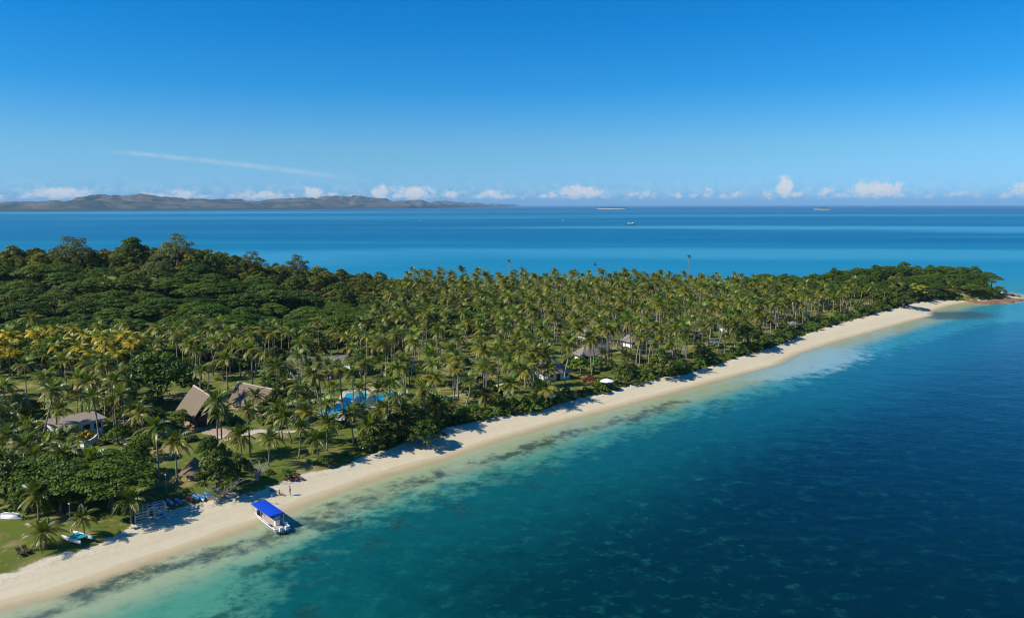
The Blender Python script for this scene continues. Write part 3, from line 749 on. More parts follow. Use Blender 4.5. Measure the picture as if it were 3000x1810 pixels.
# ---- swimming pool: rim and water
pool_px = [(930,1206),(960,1192),(1000,1180),(1013,1150),(1055,1148),(1100,1152),(1150,1147),(1183,1146),(1185,1155),(1150,1168),(1105,1180),(1080,1192),(1020,1200),(965,1212),(935,1213)]
rim = [px(*p, 2.22) for p in pool_px]; c_ = sum(rim, Vector()) / len(rim); n = len(rim)
pool = thing('swimming_pool', 'free-form blue swimming pool with pale stone rim among the palms', 'pool', (c_.x, c_.y, 2.0))
loc = [p - Vector((c_.x, c_.y, 2.0)) for p in rim]
inn = [p * 0.965 for p in loc]
for a in inn: a.z = .22
mb = MB(); mb.add(loc + inn + [v - Vector((0, 0, .5)) for v in loc] + [v - Vector((0, 0, .3)) for v in inn], [(i, (i + 1) % n, (i + 1) % n + n, i + n) for i in range(n)] + [(i, i + 2 * n, (i + 1) % n + 2 * n, (i + 1) % n) for i in range(n)] + [(i + n, (i + 1) % n + n, (i + 1) % n + 3 * n, i + 3 * n) for i in range(n)])
mb.build('rim', STONE, pool)
mb = MB(); wv_ = [Vector((p.x, p.y, .14)) for p in inn]; cc = Vector((0.0, 0.0, .14)); mb.add([cc] + wv_, [(0, i + 1, (i + 1) % n + 1) for i in range(n)]); mb.build('water', POOLM, pool)
KEEP_OUT.append(np.array([tuple(p)[:2] for p in rim]))


# ---- big thatched halls: ridge and eave ends read off the photograph
def thatched_hall(r0, r1, e0, e1, zr, ze, label, ncourse=7):
    A_, B_ = px(*r0, zr), px(*r1, zr); E0, E1 = px(*e0, ze), px(*e1, ze)
    org = (A_ + B_) / 2; org.z = G0; u = (B_ - A_); u.z = 0; half = u.length / 2; u.normalize(); nrm = Vector((-u.y, u.x, 0))
    if nrm.dot(E0 - A_) < 0: nrm = -nrm
    dist = ((E0 - A_).dot(nrm) + (E1 - B_).dot(nrm)) / 2; dist = max(4.6, min(6.6, dist + .6)); eh = max(half * .72, min(half * 1.0, abs((E1 - E0).dot(u)) / 2))
    root = thing('thatched_hall', label, 'hall', org, math.atan2(u.y, u.x)); rs = zr - G0; es = ze - G0
    for sd in (1, -1):
        face = MB()
        for k in range(ncourse):                                  # overlapping thatch courses, each a little proud of the next
            f0, f1 = k / ncourse, (k + 1.12) / ncourse if k < ncourse - 1 else 1.0
            def P_(f, x): return Vector((x * (half + (eh - half) * f), sd * dist * f ** .92, rs + (es - rs) * f + .04))
            q = [P_(f0, -1), P_(f1, -1), P_(f1, 1), P_(f0, 1)] if sd * 1 > 0 else [P_(f0, 1), P_(f1, 1), P_(f1, -1), P_(f0, -1)]
            q[1].z += .10; q[2].z += .10; q[0].z -= .02; q[3].z -= .02
            face.slab(q, .22)
        face.build('roof_slope', THATCH, root)
    MB().tube([(-half - .2, 0, rs + .08), (0, 0, rs - .02), (half + .2, 0, rs + .08)], .28, 8).build('ridge_cap', THATCH_CAP, root)
    for sx_ in (-1, 1):                                          # dark gable ends, set back under the flared roof
        g = MB(); x = sx_ * eh * .82; g.slab([(x, -dist * .8, es - .1), (x, dist * .8, es - .1), (x, 0, rs - 1.2)], .12); g.build('gable', DARKW, root)
    for ix in range(4):
        for sy_ in (-1, 1): MB().tube([(eh * .85 * (-1 + 2 * ix / 3), sy_ * dist * .78, -.3), (eh * .85 * (-1 + 2 * ix / 3), sy_ * dist * .78, es + .5)], .16, 7).build('post', WOOD, root)
    wl = MB(); wl.box((0, 0, es * .42), (eh * 1.5, dist * 1.1, es * .84)); wl.build('wall', DARKW, root)
    MB().box((0, 0, .08), (eh * 2.1, dist * 1.9, .22)).build('floor_slab', TERRA, root)
    c4 = [org + u * (half + 1) * a + nrm * (dist + 1.5) * b_ for a, b_ in ((-1, -1), (1, -1), (1, 1), (-1, 1))]
    KEEP_OUT.append(np.array([tuple(p)[:2] for p in c4])); return root


thatched_hall((568,1130), (617,1160), (515,1194), (575,1228), 9.4, 3.7, 'steep brown thatched hall roof with its gable beside the big dark tree')
thatched_hall((698,1120), (806,1142), (671,1175), (745,1195), 7.4, 2.9, 'broad brown thatched hall roof with pale ridge beside the orange-flowered bush')


def house(name, label, p0, p1, depth, hw, rise, wall_m, roof_m, cat='house', group=None, over=.6, nwin=3, z=G0, hip=0.0, cap=None):
    """house by its front base corners; parts: wall, roof, door, windows"""
    a, b_ = Vector(p0), Vector(p1); u = (b_ - a); u.z = 0; ln = u.length; u.normalize()
    root = thing(name, label, cat, (a.x, a.y, z), math.atan2(u.y, u.x), group)
    MB().box((ln / 2, depth / 2, hw / 2 - .2), (ln, depth, hw + .4)).build('wall', wall_m, root)
    if rise > 0:
        rf = MB(); h0, h1 = hw + .02, hw + rise; hx = hip * depth / 2
        for sd in (0, 1):
            y0 = -over if sd == 0 else depth + over; z0 = h0 - over * rise / (depth / 2)
            q = [(-over, y0, z0), (ln + over, y0, z0), (ln + over - hx - over * (hip > 0), depth / 2, h1), (-over + hx + over * (hip > 0), depth / 2, h1)]
            rf.slab(q if sd == 0 else list(reversed(q)), .14)
        if hip > 0:
            for sx_ in (0, 1):
                x0 = -over if sx_ == 0 else ln + over; xr = -over + hx + over if sx_ == 0 else ln - hx
                z0 = h0 - over * rise / (depth / 2); q = [(x0, depth + over, z0), (x0, -over, z0), (xr, depth / 2, h1)]
                rf.slab(q if sx_ == 0 else [q[1], q[0], q[2]], .14)
        else:
            for x in (0.001, ln - .001): MB().add([(x, 0, hw), (x, depth, hw), (x, depth / 2, h1 - .12)], [(0, 1, 2)]).build('gable', wall_m, root)
        ro = rf.build('roof', roof_m, root)
        MB().tube([(-over + hx, depth / 2, h1 + .03), (ln + over - hx, depth / 2, h1 + .03)], .12, 6).build('ridge_cap', cap or roof_m, ro)
    else:
        ro = MB().slab([(-over, -over, hw + .12), (ln + over, -over, hw + .12), (ln + over, depth + over, hw + .55), (-over, depth + over, hw + .55)], .16).build('roof', roof_m, root)
        MB().box((ln / 2, -over - .04, hw + .02), (ln + 2 * over, .06, .26)).build('fascia', wall_m, ro)
    dn = nwin // 2
    for i in range(nwin + 1):
        x = ln * (i + .5) / (nwin + 1); wdt = min(1.7, ln / (nwin + 1) * .62)
        if i == dn:
            d = MB().box((x, -.03, hw * .38), (wdt * .8, .10, hw * .76)).build('door', DARKW, root); MB().box((x + wdt * .28, -.10, hw * .38), (.08, .06, .18)).build('handle', ALU, d)
        else:
            wn = MB().box((x, -.012, hw * .55), (wdt + .16, .06, hw * .42 + .16)).build('window', WHITE, root); MB().box((x, -.035, hw * .55), (wdt, .05, hw * .42)).build('pane', GLASSM, wn)
    nrm = Vector((-u.y, u.x, 0)); m_ = .5 if name == 'bungalow' else 1.3
    KEEP_OUT.append(np.array([tuple(p)[:2] for p in (a - u * m_ - nrm * m_, b_ + u * m_ - nrm * m_, b_ + u * m_ + nrm * (depth + m_), a - u * m_ + nrm * (depth + m_))])); return root


# white flat-roofed villa with curved garden wall
villa = house('villa', 'white villa with low brown roof beside the curved white garden wall', px(172,1290,2), px(302,1262,2), 6.0, 3.1, 0, WHITEW, BROWN_ROOF, over=.7, nwin=3)
wp = [on_ground(*p) for p in ((236,1306),(247,1309),(262,1304),(276,1296),(286,1285),(290,1276))]; mb = MB(); wroot = wp[0]
for i in range(len(wp) - 1):
    d = (wp[i + 1] - wp[i]); mb.box(((wp[i] + wp[i + 1]) / 2 + Vector((0, 0, .55))) , (d.length + .12, .28, 1.5), math.atan2(d.y, d.x))
mb.box(wp[-1] + Vector((.2, .3, .75)), (.5, .5, 1.9)); tag(mb.build('garden_wall', WHITEW), 'low curved white garden wall enclosing the yellow-leaved bush by the villa', 'wall')

# shingle-roofed lodge with pale lean-to veranda
lodge = house('lodge', 'long lodge with grey shingle roof and pale veranda roof behind the pool', px(852,1108,2), px(1015,1098,2), 8.5, 3.1, 2.2, WHITEW, SHINGLE, over=1.0, nwin=5, cap=THATCH_CAP)
mb = MB(); mb.slab([(8.2, -5.6, 2.75), (17.4, -5.6, 2.75), (17.0, -.9, 3.35), (8.2, -.9, 3.35)], .12)
vr = mb.build('veranda_roof', PALE_ROOF, lodge)
for k in range(8): MB().box((8.4 + k * 1.22, -3.2, 3.11), (.10, 4.6, .10), 0, Matrix.Translation((0, -3.2, 3.11)) @ Matrix.Rotation(math.atan(.6 / 4.7), 4, 'X') @ Matrix.Translation((0, 3.2, -3.05))).build('roof_batten', PALE_ROOF, vr)
for k in range(5): MB().tube([(8.6 + k * 2.1, -5.2, -.2), (8.6 + k * 2.1, -5.2, 2.72)], .10, 7).build('post', DARKW, lodge)
MB().box((12.8, -2.8, .08), (9.2, 5.2, .24)).build('veranda_floor', TERRA, lodge)
KEEP_OUT.append(np.array([tuple(px(*p, 2))[:2] for p in ((850,1135),(1040,1130),(1035,1095),(850,1105))]))

# bungalows half hidden in the plantation
BUNG = [((1585,1100),'behind the bright green hedge plants'),((1602,1117),'beside the seaward footpath'),((1706,1062),'with grey hip roof above the bright shrubs'),((1745,1036),'between two other bungalows in the palms'),((1850,1020),'at the seaward edge of the palms'),
        ((1715,1000),'deepest in the palm rows'),((2065,968),'by the tall lone trunk'),((2000,990),'near the white parasol in the palms'),((2130,975),'beside the red-brown leafed scrub'),((1905,1000),'facing the beach through the palms'),((2330,860),'with brown roof at the foot of the headland')]
for i, (p, where) in enumerate(BUNG):
    q = on_ground(*p); an = radians(38 + R.uniform(-14, 14)); e = q + Vector((cos(an), sin(an), 0)) * R.uniform(6.5, 8.5)
    house('bungalow', 'small white-walled bungalow ' + where, q, e, R.uniform(5, 6), 2.9, 2.2, WHITEW, BROWN_ROOF if i == 10 else SHINGLE, 'bungalow', 'guest bungalows in the palm plantation', over=.9, nwin=2, z=ground_z(q.x, q.y), hip=.9, cap=THATCH_CAP)

# ------------------------------------------------------------------ palms
LANDMARKS = [(px(560,1225,2), 'the steep thatched hall', 17), (px(735,1195,2), 'the broad thatched hall', 17), (px(1055,1170,2), 'the blue swimming pool', 21), (px(235,1270,2), 'the white villa', 16), (px(935,1095,2), 'the shingle-roofed lodge', 19),
             (px(440,1510,2), 'the boat racks above the beach', 13), (px(220,1578,2), 'the beached catamaran', 11), (px(575,1400,2), 'the little thatched hut', 13), (px(1777,1135,2), 'the white beach parasol', 16), (px(150,1060,2), 'the yellow palm stand', 24),
             (px(1720,1050,2), 'the guest bungalows', 28), (px(2060,975,2), 'the guest bungalows', 30), (px(690,1290,2), 'the open lawn and stone plaza', 16)]


def palm_label(p, h):
    best = min(LANDMARKS, key=lambda l: (l[0] - p).length / l[2])
    tall = 'young short' if h < 5.5 else ('tall slender' if h > 12.2 else ('medium-height' if h < 9 else 'full-grown'))
    if (best[0] - p).length < best[2]: return '%s coconut palm beside %s' % (tall, best[1])
    v = veg_d(p.x, p.y)
    if v < 16: return '%s coconut palm at the beach top, %s' % (tall, 'beside the bungalow gardens' if p.y > 205 else 'seaward of the pool and lawns')
    where = 'behind the lodge' if abs(p.x + 50) < 35 and p.y < 290 else 'at the foot of the wooded hill' if p.x < -85 else 'between the pool and the bungalows' if p.x < 5 else 'landward of the bungalows'
    return '%s coconut palm in the plantation ranks %s' % (tall, where)


# crown centre and (where it shows) foot of each palm that can be told apart in the photograph
HAND = [((116,1450),(112,1522)),((380,1462),(384,1532)),((248,1514),(246,1570)),((126,1562),(128,1603)),((67,1182),(66,1258)),((165,1091),(177,1215)),((70,1067),None),((283,1168),(293,1294)),((225,1155),(227,1208)),((323,1050),None),((279,1074),None),
        ((360,1158),(369,1262)),((417,1215),(425,1302)),((461,1256),(466,1402)),((518,1296),(519,1412)),((636,1182),(640,1338)),((652,1215),(652,1336)),((733,1202),(733,1338)),((713,1278),(707,1348)),((800,1285),(785,1366)),
        ((188,1276),None),((151,1293),None),((20,1276),None),((27,1315),None),((666,1052),(667,1140)),((736,1026),(740,1130)),((229,1104),None),((118,1104),None),((950,977),(953,1047)),((940,984),(941,1052)),((880,1007),None),((890,1165),(896,1240)),
        ((934,1064),None),((922,1101),(925,1182)),((977,1132),(980,1205)),((1055,1142),(1063,1222)),((1132,1118),None),((1068,1058),None),((1196,1078),None),((954,1179),None),((1027,1212),(1037,1302)),((961,1243),(958,1320)),((887,1256),(875,1342)),
        ((902,1206),None),((823,1199),None),((934,1286),(930,1346)),((1122,1199),None),((1273,1172),None),((1240,1138),None),((1267,1037),None),((1132,1004),None),((1018,984),(1020,1062)),((1200,977),None),((1492,1127),(1486,1196)),((1421,1082),(1418,1140)),
        ((1327,1062),(1327,1142)),((1275,1192),(1281,1246)),((1362,1121),None),((1460,1036),(1459,1132)),((1395,1023),None),((1567,1085),None),((1590,1140),(1592,1188)),((1424,1156),(1422,1205)),((1830,1043),(1823,1092)),((1963,1004),None),((1765,1040),(1765,1078)),
        ((810,1075),None),((780,1030),None),((1175,1190),None),((1215,1215),None),((1090,1240),None),((1320,1190),None),((1140,1250),None),((20,1130),None),((30,1215),None),((110,1240),None),
        ((700,1010),None),((2012,972),None),((2075,968),(2077,1022)),((1655,1020),None),((1610,1040),None),((860,1130),None),((620,1000),None),((330,1120),None),((130,1300),None),((70,1290),None),((100,1330),None),((190,1330),None),((850,1215),None),((1560,1060),None),((1612,1082),None),((1735,1000),None),((1540,1030),None),((905,1075),None),((962,1068),None),((870,1040),None),((888,1082),None),((942,1098),None),((1002,1078),None),((1032,1092),None),((1078,1190),None),((1165,1158),None),((1102,1142),None),((32,1180),None),((112,1150),None),((58,1236),None),((150,1200),None),((15,1240),None),((90,1275),None),((250,1118),None),((190,1058),None),((300,1108),None),((342,1086),None),((385,1112),None),((262,1058),None),((150,1130),None),((205,1300),None),((240,1340),None),((45,1345),None),((5,1350),None),((330,1180),(335,1262)),((395,1200),(400,1282)),((815,1215),(818,1290))]
FAR_PALMS, taken, n_ind = [], [], 0
PALM_SPECS = []
for i, (cr, ft) in enumerate(HAND):
    if ft:
        p = on_ground(*ft); h = (ft[1] - cr[1]) * px_depth(p) * 1.06; h = max(2.0, min(14.5, h)); lean = (cr[0] - ft[0]) * px_depth(p)
        PALM_SPECS.append((p, h, 900 + i, lean))
    else:
        h = R.uniform(9.5, 11.5)
        if cr[1] > 1180 or (cr[0] < 220 and cr[1] > 1225): h = R.uniform(6.0, 7.5)
        while True:
            p = px(cr[0], cr[1], 2 + h)
            if veg_d(p.x, p.y) > 3 or h < 3: break
            h -= .5
        p = px(cr[0], cr[1], 2 + h); p.z = ground_z(p.x, p.y); PALM_SPECS.append((p, h, 900 + i, None))
    taken.append((p.x, p.y))

def clear_of(p, margin=0.0):
    return not any(pip(p, k) for k in KEEP_BOX)


def pip(p, box):
    (x0, y0, x1, y1), pl = box; x, y = p
    if x < x0 or x > x1 or y < y0 or y > y1: return False
    r = False; j = len(pl) - 1
    for i in range(len(pl)):
        (xi, yi), (xj, yj) = pl[i], pl[j]
        if (yi > y) != (yj > y) and x < (xj - xi) * (y - yi) / (yj - yi) + xi: r = not r
        j = i
    return r


def boxed(polys): return [((q[:, 0].min(), q[:, 1].min(), q[:, 0].max(), q[:, 1].max()), [tuple(v) for v in q.tolist()]) for q in polys]


KEEP_BOX = boxed(KEEP_OUT)

# open ground where only the palms picked out above stand
OPEN = [poly_px(q) for q in ([(-100,1700),(-100,1200),(60,1110),(260,1120),(330,1240),(520,1215),(560,1262),(700,1230),(850,1225),(930,1225),(1110,1222),(1200,1180),(1260,1255),(1180,1310),(1000,1370),(700,1460),(400,1530),(100,1660)],
                                [(640,1130),(820,1100),(1030,1060),(1060,1075),(1060,1140),(1210,1130),(1215,1150),(1110,1225),(850,1225),(700,1225)],
                                [(1630,1182),(1560,1150),(1600,1108),(1700,1090),(1830,1105),(1860,1125),(1750,1160)], [(560,1130),(820,1090),(850,1170),(700,1220)], [(300,1140),(430,1100),(560,1130),(560,1230),(420,1250)])]
OPEN_BOX = boxed(OPEN)
cnt = 0
gridp = []
rowdir = radians(-3.0)
for iu in range(-33, 48):
    for iv in range(0, 74):
        u_ = iu * 7.0 + R.gauss(0, .45); v_ = 150 + iv * 5.3 + (iu % 2) * 2.0 + R.gauss(0, 1.1)
        x = u_ * cos(rowdir) + (v_ - 330) * sin(rowdir); y = v_ - u_ * sin(rowdir) * .3
        gridp.append((x, y))
GA = np.array(gridp); hz, hd_, hv = height(GA)
for (x, y), z, v in zip(gridp, hz, hv):
    if v < 3 or (v < 7 and R.random() < .5) or y > 492: continue
    if abs(x) > (y * 1500 / FPX) * 1.06 + 25 or y < 110: continue
    if z > 4.2 + 1.5 * sin(x * .08) or (x > 150 and z > 4) : continue
    if x < -60 and y > 250 + 30 * sin(x * .05) and R.random() < smooth(np.array(y), 240, 285): continue
    if x > 120 and y > 412 - 0.1 * (x - 120) and R.random() < .8: continue
    if x > 160 and y > 398: continue
    if not clear_of((x, y)) or any(pip((x, y), o) for o in OPEN_BOX): continue
    if any((x - a) ** 2 + (y - c_) ** 2 < 11 for a, c_ in taken): continue
    if R.random() < .05: continue
    PALM_SPECS.append((Vector((x, y, z)), min(13.2, max(5.2, R.gauss(10.0, 1.8))) * (1 - .14 * float(smooth(np.array(y), 380, 480))), 5000 + len(PALM_SPECS), None)); taken.append((x, y))
PALM_SPECS.sort(key=lambda s: s[0].y)
HANDN = len(HAND)
print('palms', len(PALM_SPECS))
Gpx = px(150, 1010, 11)
detail_left = 64
for i, (p, h, sd_, lean) in enumerate(PALM_SPECS):
    gold = 0 if R.random() < .5 else 1
    dg = math.hypot((p.x - Gpx.x) / 29, (p.y - Gpx.y) / 20)
    if dg < 1: gold = 2
    sc = R.uniform(.78, 1.04) * (0.75 if h < 4 else 1.0)
    if sd_ >= 5000: sc *= .86
    if i < 300:
        det = sd_ < 5000 and detail_left > 0 and p.y < 205
        if det: detail_left -= 1
        lb = palm_label(p, h) if gold < 2 else 'golden yellow coconut palm in the yellow palm stand'
        kw = {}
        if lean is not None:
            tr = 0 if abs(lean) < .5 else 1 if abs(lean) < 1.2 else 2 if abs(lean) < 2.1 else 3
            kw = dict(trunk=tr, rz=(0 if lean > 0 else PI) + R.uniform(-.25, .25))
        palm(p, h, lb, lb.replace('coconut palm', 'coconut palms', 1), sd_, sc, det, gold, **kw)
    else:
        FAR_PALMS.append((p.x, p.y, p.z, R.uniform(0, 6.28), h / 10.2 * R.uniform(.88, 1.0), R.randrange(14) if gold < 2 else 14 + R.randrange(2)))
# whole low palms for the far ranks, trunk and crown in one
def whole_palm(crown, ti):
    tm, top = TRUNKS[ti]; V_ = []; F_ = []; M_ = []
    def grab(me, off, moff, scale=1.0):
        o = sum(len(a) for a in V_); V_.append(np.array([v.co[:] for v in me.vertices]) * scale + np.array(off))
        for pl in me.polygons:
            if len(pl.vertices) == 4: F_.append([v + o for v in pl.vertices]); M_.append(pl.material_index + moff)
    grab(tm, (0, 0, 0), 0); grab(crown, tuple(top), 1, .80)
    return np_mesh('far_palm', np.concatenate(V_), np.array(F_), [BARK_P] + list(crown.materials), np.array(M_))
WHOLE = [whole_palm(CROWNS[i % 10], i % 5) for i in range(14)] + [whole_palm(CROWNS_GOLD[i], 0) for i in range(2)]
scatter('palm_plantation', FAR_PALMS, WHOLE, 'distant ranks of coconut palms filling the middle of the island', 'palm grove')
# two very tall palms that stick out above the rest
for (cr, yb, lb) in (((2012,752), 470, 'very tall thin palm standing out above the plantation skyline, pale crown'), ((1490,764), 455, 'thin solitary palm with a tiny dark crown above the plantation skyline')):
    x = (cr[0] - 1500) / FPX * (yb + 5); z = ground_z(x, yb); top = CAM_H - (cr[1] - 600) / FPX * yb
    palm(Vector((x, yb, z)), top - z, lb, None, 77, .38 if cr[0] < 1600 else .5, False, 1, trunk=0)

# ------------------------------------------------------------------ broadleaf trees
def T(kind, pxy, label, sc=1.0, group=None, seed=None, cat='tree', h=None, zs=1.0):
    p = on_ground(*pxy); return tree(kind, p, label, group, sc, seed if seed is not None else int(pxy[0] * 7 + pxy[1]), cat, zs)

n_rain = 0; hill_pts = []
# umbrella-crowned forest on the slope
cand = []
for k in range(9000):
    x, y = R.uniform(-330, 30), R.uniform(228, 470); cand.append((x, y))
CA = np.array(cand); cz, _, cv = height(CA); placed = []; scrub = []; lowfill = []
for (x, y), z, v in zip(cand, cz, cv):
    if abs(x) > y * 1500 / FPX + 22 or v < 8 or not clear_of((x, y)): continue
    edge = 247 + 16 * sin(x * .06) + max(0, (x + 90)) * 1.15
    if y < edge: continue
    if x > -60 and y > 330 + (x + 60) * .2 and R.random() < .75: continue
    ridge = z > 20.5 or y > 352
    if y > 425 and x < -120: continue
    mind = 6.0 if ridge else 9.2
    if all((x - a) ** 2 + (y - c_) ** 2 > mind ** 2 for a, c_, _ in placed):
        placed.append((x, y, ridge))
        if ridge: scrub.append((x, y, z))
        else: lowfill.append((x, y, z))
print('forest', len(lowfill), len(scrub))
lowfill.sort(key=lambda q: q[1]); scrub.sort(key=lambda q: q[1])
for i, (x, y, z) in enumerate(lowfill[:290]):
    szr = R.uniform(.78, 1.1); lb = ('wide ' if szr > 1 else 'small ' if szr < .88 else 'middling ') + 'dark umbrella-crowned rain tree ' + ('at the foot of the hill behind the palms' if y < 285 else 'on the lower slope of the wooded hill' if y < 318 else 'high on the slope below the ridge scrub')
    tree('rain', (x, y, z), lb, lb.replace('tree', 'trees', 1), szr, i, zs=R.uniform(.8, 1.05))
for i, (x, y, z) in enumerate(scrub[:290]):
    szs = R.uniform(.75, 1.2); lb = ('tall ' if szs > 1.06 else 'stunted ' if szs < .88 else 'bushy ') + 'olive scrub tree ' + ('along the top of the wooded ridge' if z > 22 else 'on the ridge flank among rain trees' if x < -100 else 'where the ridge runs down to the plantation')
    tree('hill' if R.random() < .9 else 'dark', (x, y, z), lb, lb.replace('tree', 'trees', 1), szs * (.7 if y > 380 else .86), 500 + i)
# trees standing up against the sea on the ridge: (pixel of the crown top, kind, width scale, label)
for (x_, y_, yb, kd, sc, lb) in ((215,683,352,'feather',1.0,'tall dark feathery tree on the ridge, its top against the sea'), (250,690,350,'feather',.75,'smaller feathery tree joined to a taller one on the ridge'), (405,690,356,'dark',.62,'round dark tree standing alone on the ridge crest'),
                                 (530,682,352,'feather',1.25,'large pale feathery tree on the ridge above the bare slope'), (470,740,335,'feather',1.05,'grey-green feathery tree just under the ridge crest'), (638,734,372,'feather',.8,'thin feathery tree where the ridge starts to fall'), (745,730,376,'feather',1.2,'wide grey feathery tree on the falling shoulder of the ridge'),
                                 (873,742,392,'feather',.8,'narrow pale feathery tree at the low end of the ridge'), (925,778,405,'bright',.8,'small reddish round tree at the low end of the ridge')):
    top = CAM_H - (y_ - 600) / FPX * yb; x = (x_ - 1500) / FPX * (yb * .99 + 7); z = ground_z(x, yb)
    hh = 9.0 if kd in ('feather', 'dark') else 5.0; top -= 2.2; s_ = max(.5, min(1.45, (top - z) / hh))
    o = tree(kd, (x, yb, z), lb, None, s_ * (.75 + .25 * sc), int(x_)); o.scale.z = max(.4, (top - z) / hh)
# headland wood
hp = []
for k in range(5000):
    x, y = R.uniform(110, 300), R.uniform(395, 520)
    if math.hypot((x - 222) / 84, (y - 468) / 50) > 1: continue
    hp.append((x, y))
HA = np.array(hp); hz, _, hv = height(HA); hplaced = []
for (x, y), z, v in zip(hp, hz, hv):
    if v < 2.2 or not clear_of((x, y)) or (x < 150 and y < 440): continue
    if all((x - a) ** 2 + (y - c_) ** 2 > 25 for a, c_ in hplaced):
        hplaced.append((x, y)); kd = R.choice(('hill', 'dark', 'dark', 'rain'))
        lb = {'hill': 'low olive bushy tree ', 'dark': 'rounded dark green tree ', 'rain': 'flat-crowned dark green tree '}[kd] + ('at the rocky seaward end of the headland' if x > 262 else 'on the headland slope facing the far beach' if y < 452 else 'on top of the headland' if z > 9 else 'where the headland wood meets the plantation' if x < 190 else 'on the back of the headland')
        tree(kd, (x, y, z), lb, lb.replace('tree', 'trees', 1), R.uniform(.55, .85), 1500 + len(hplaced), zs=R.uniform(.7, 1))
T('lime', (2680,880), 'bright lime-green tree in front of the dark headland wood', 1.15, zs=.9)
T('bright', (2740,872), 'low lime-green shrub tree beside the headland beach', .7)
T('sea', (2648,903), 'bushy tree standing alone on the white sand near the headland', 1.75)
for i, (x_, y_, s) in enumerate(((2600,900,.8), (2575,910,.9), (2700,880,.7), (2770,876,.6), (2800,874,.55), (2850,876,.6), (2890,872,.7), (2540,922,.8))):
    T('sea', (x_, y_), 'low green bush at the head of the far beach', s, 'bushes at the far beach', 40 + i)
for (x_, y_, s, lb) in ((2440,775,.8,'round dark tree on the skyline at the start of the headland'), (2640,772,.9,'broad dark tree crowning the headland skyline'), (2715,780,.6,'small flat-topped tree on the headland skyline'), (2845,778,.75,'dark domed tree at the seaward end of the headland')):
    yb = 468; top = CAM_H - (y_ - 600) / FPX * yb; x = (x_ - 1500) / FPX * (yb + 5); z = ground_z(x, yb); o = tree('dark', (x, yb, z), lb, None, s, x_); o.scale.z = max(.4, min(1.0, (top - z) / 9))

# single trees and big bushes of the resort
T('dark', (470,1176), 'huge dark spreading tree behind the steep thatched hall', 1.6, seed=3, zs=.9)
T('rain', (395,1190), 'dark spreading tree merging with the huge tree by the thatched hall', 1.0, seed=8)
T('rain', (325,1490), 'broad dark umbrella tree above the beach, beside the boat racks', .98, seed=2, zs=.8)
T('rain', (238,1478), 'dark umbrella tree between the lamp post and the villa garden', .9, seed=5, zs=.85)
T('rain', (150,1455), 'wide dark umbrella tree seaward of the villa', .95, seed=9, zs=.8)
T('dark', (352,1440), 'shady dark tree over the lawn behind the boat racks', .9, seed=11, zs=.85)
T('rain', (300,1430), 'dark umbrella tree behind the boat-rack tree, below the villa path', .85, seed=17, zs=.8)
T('sea', (20,1470), 'grey-green tree behind the upturned boat', 1.2, seed=12, zs=1.2)
T('dark', (60,1455), 'shadowy dark tree beside the young palm and upturned boat', .9, seed=13, zs=.7)
T('sea', (810,1232), 'orange-flowered green bush tree beside the broad thatched hall', 1.15, seed=4)
T('dark', (835,1160), 'small dark tree behind the broad thatched hall', .6, seed=6)
T('dark', (790,1150), 'round dark tree between broad hall and lodge', .55, seed=16)
T('sea', (1243,1302), 'rounded yellow-green tree leaning over the beach, shading the sand', 1.0, seed=21)
T('sea', (1120,1300), 'wide seaside tree at the top of the beach below the pool', 1.05, seed=22)
T('sea', (1170,1282), 'leafy seaside tree just above the sand, between two others', 1.0, seed=23)
T('sea', (1085,1318), 'low spreading seaside tree with shadow on the sand', .85, seed=24)
T('sea', (1190,1235), 'flowering seaside tree seaward of the pool', .8, seed=25)
T('sea', (1940,1100), 'big dark green seaside tree at the beach edge', 1.25, seed=27)
T('sea', (2190,1018), 'tall rounded seaside tree at the top of the beach by the shadowed sand', 1.5, seed=28)
T('bright', (1700,1095), 'bright green garden tree beside the bungalows', 1.1, seed=29)
T('bright', (1740,1085), 'bright green leafy tree seaward of the hip-roofed bungalow', .9, seed=30)
T('bright', (1440,905), 'bright green spreading tree among the far palms', 1.6, seed=31)
T('bright', (1075,985), 'bright green bushy tree in the palm rows behind the lodge', 1.0, seed=32)
T('bright', (2140,980), 'light green broad tree among the bungalows', 1.2, seed=33)
T('bright', (2215,945), 'light green low tree behind the beach palms', 1.2, seed=34)
T('dark', (345,1296), 'slim small tree on the lawn by the villa path', .42, seed=35)
T('sea', (640,1442), 'half-bare seaside tree with green crown over the driftwood', 1.12, seed=36)
T('sea', (700,1412), 'green bushy seaside tree behind the bleached branches', .8, seed=37)
T('sea', (610,1330), 'grey-leaved small tree by the stone plaza', .6, seed=38)
T('dark', (620,1340), 'dark round shrub tree behind the little thatched hut', .5, seed=39)
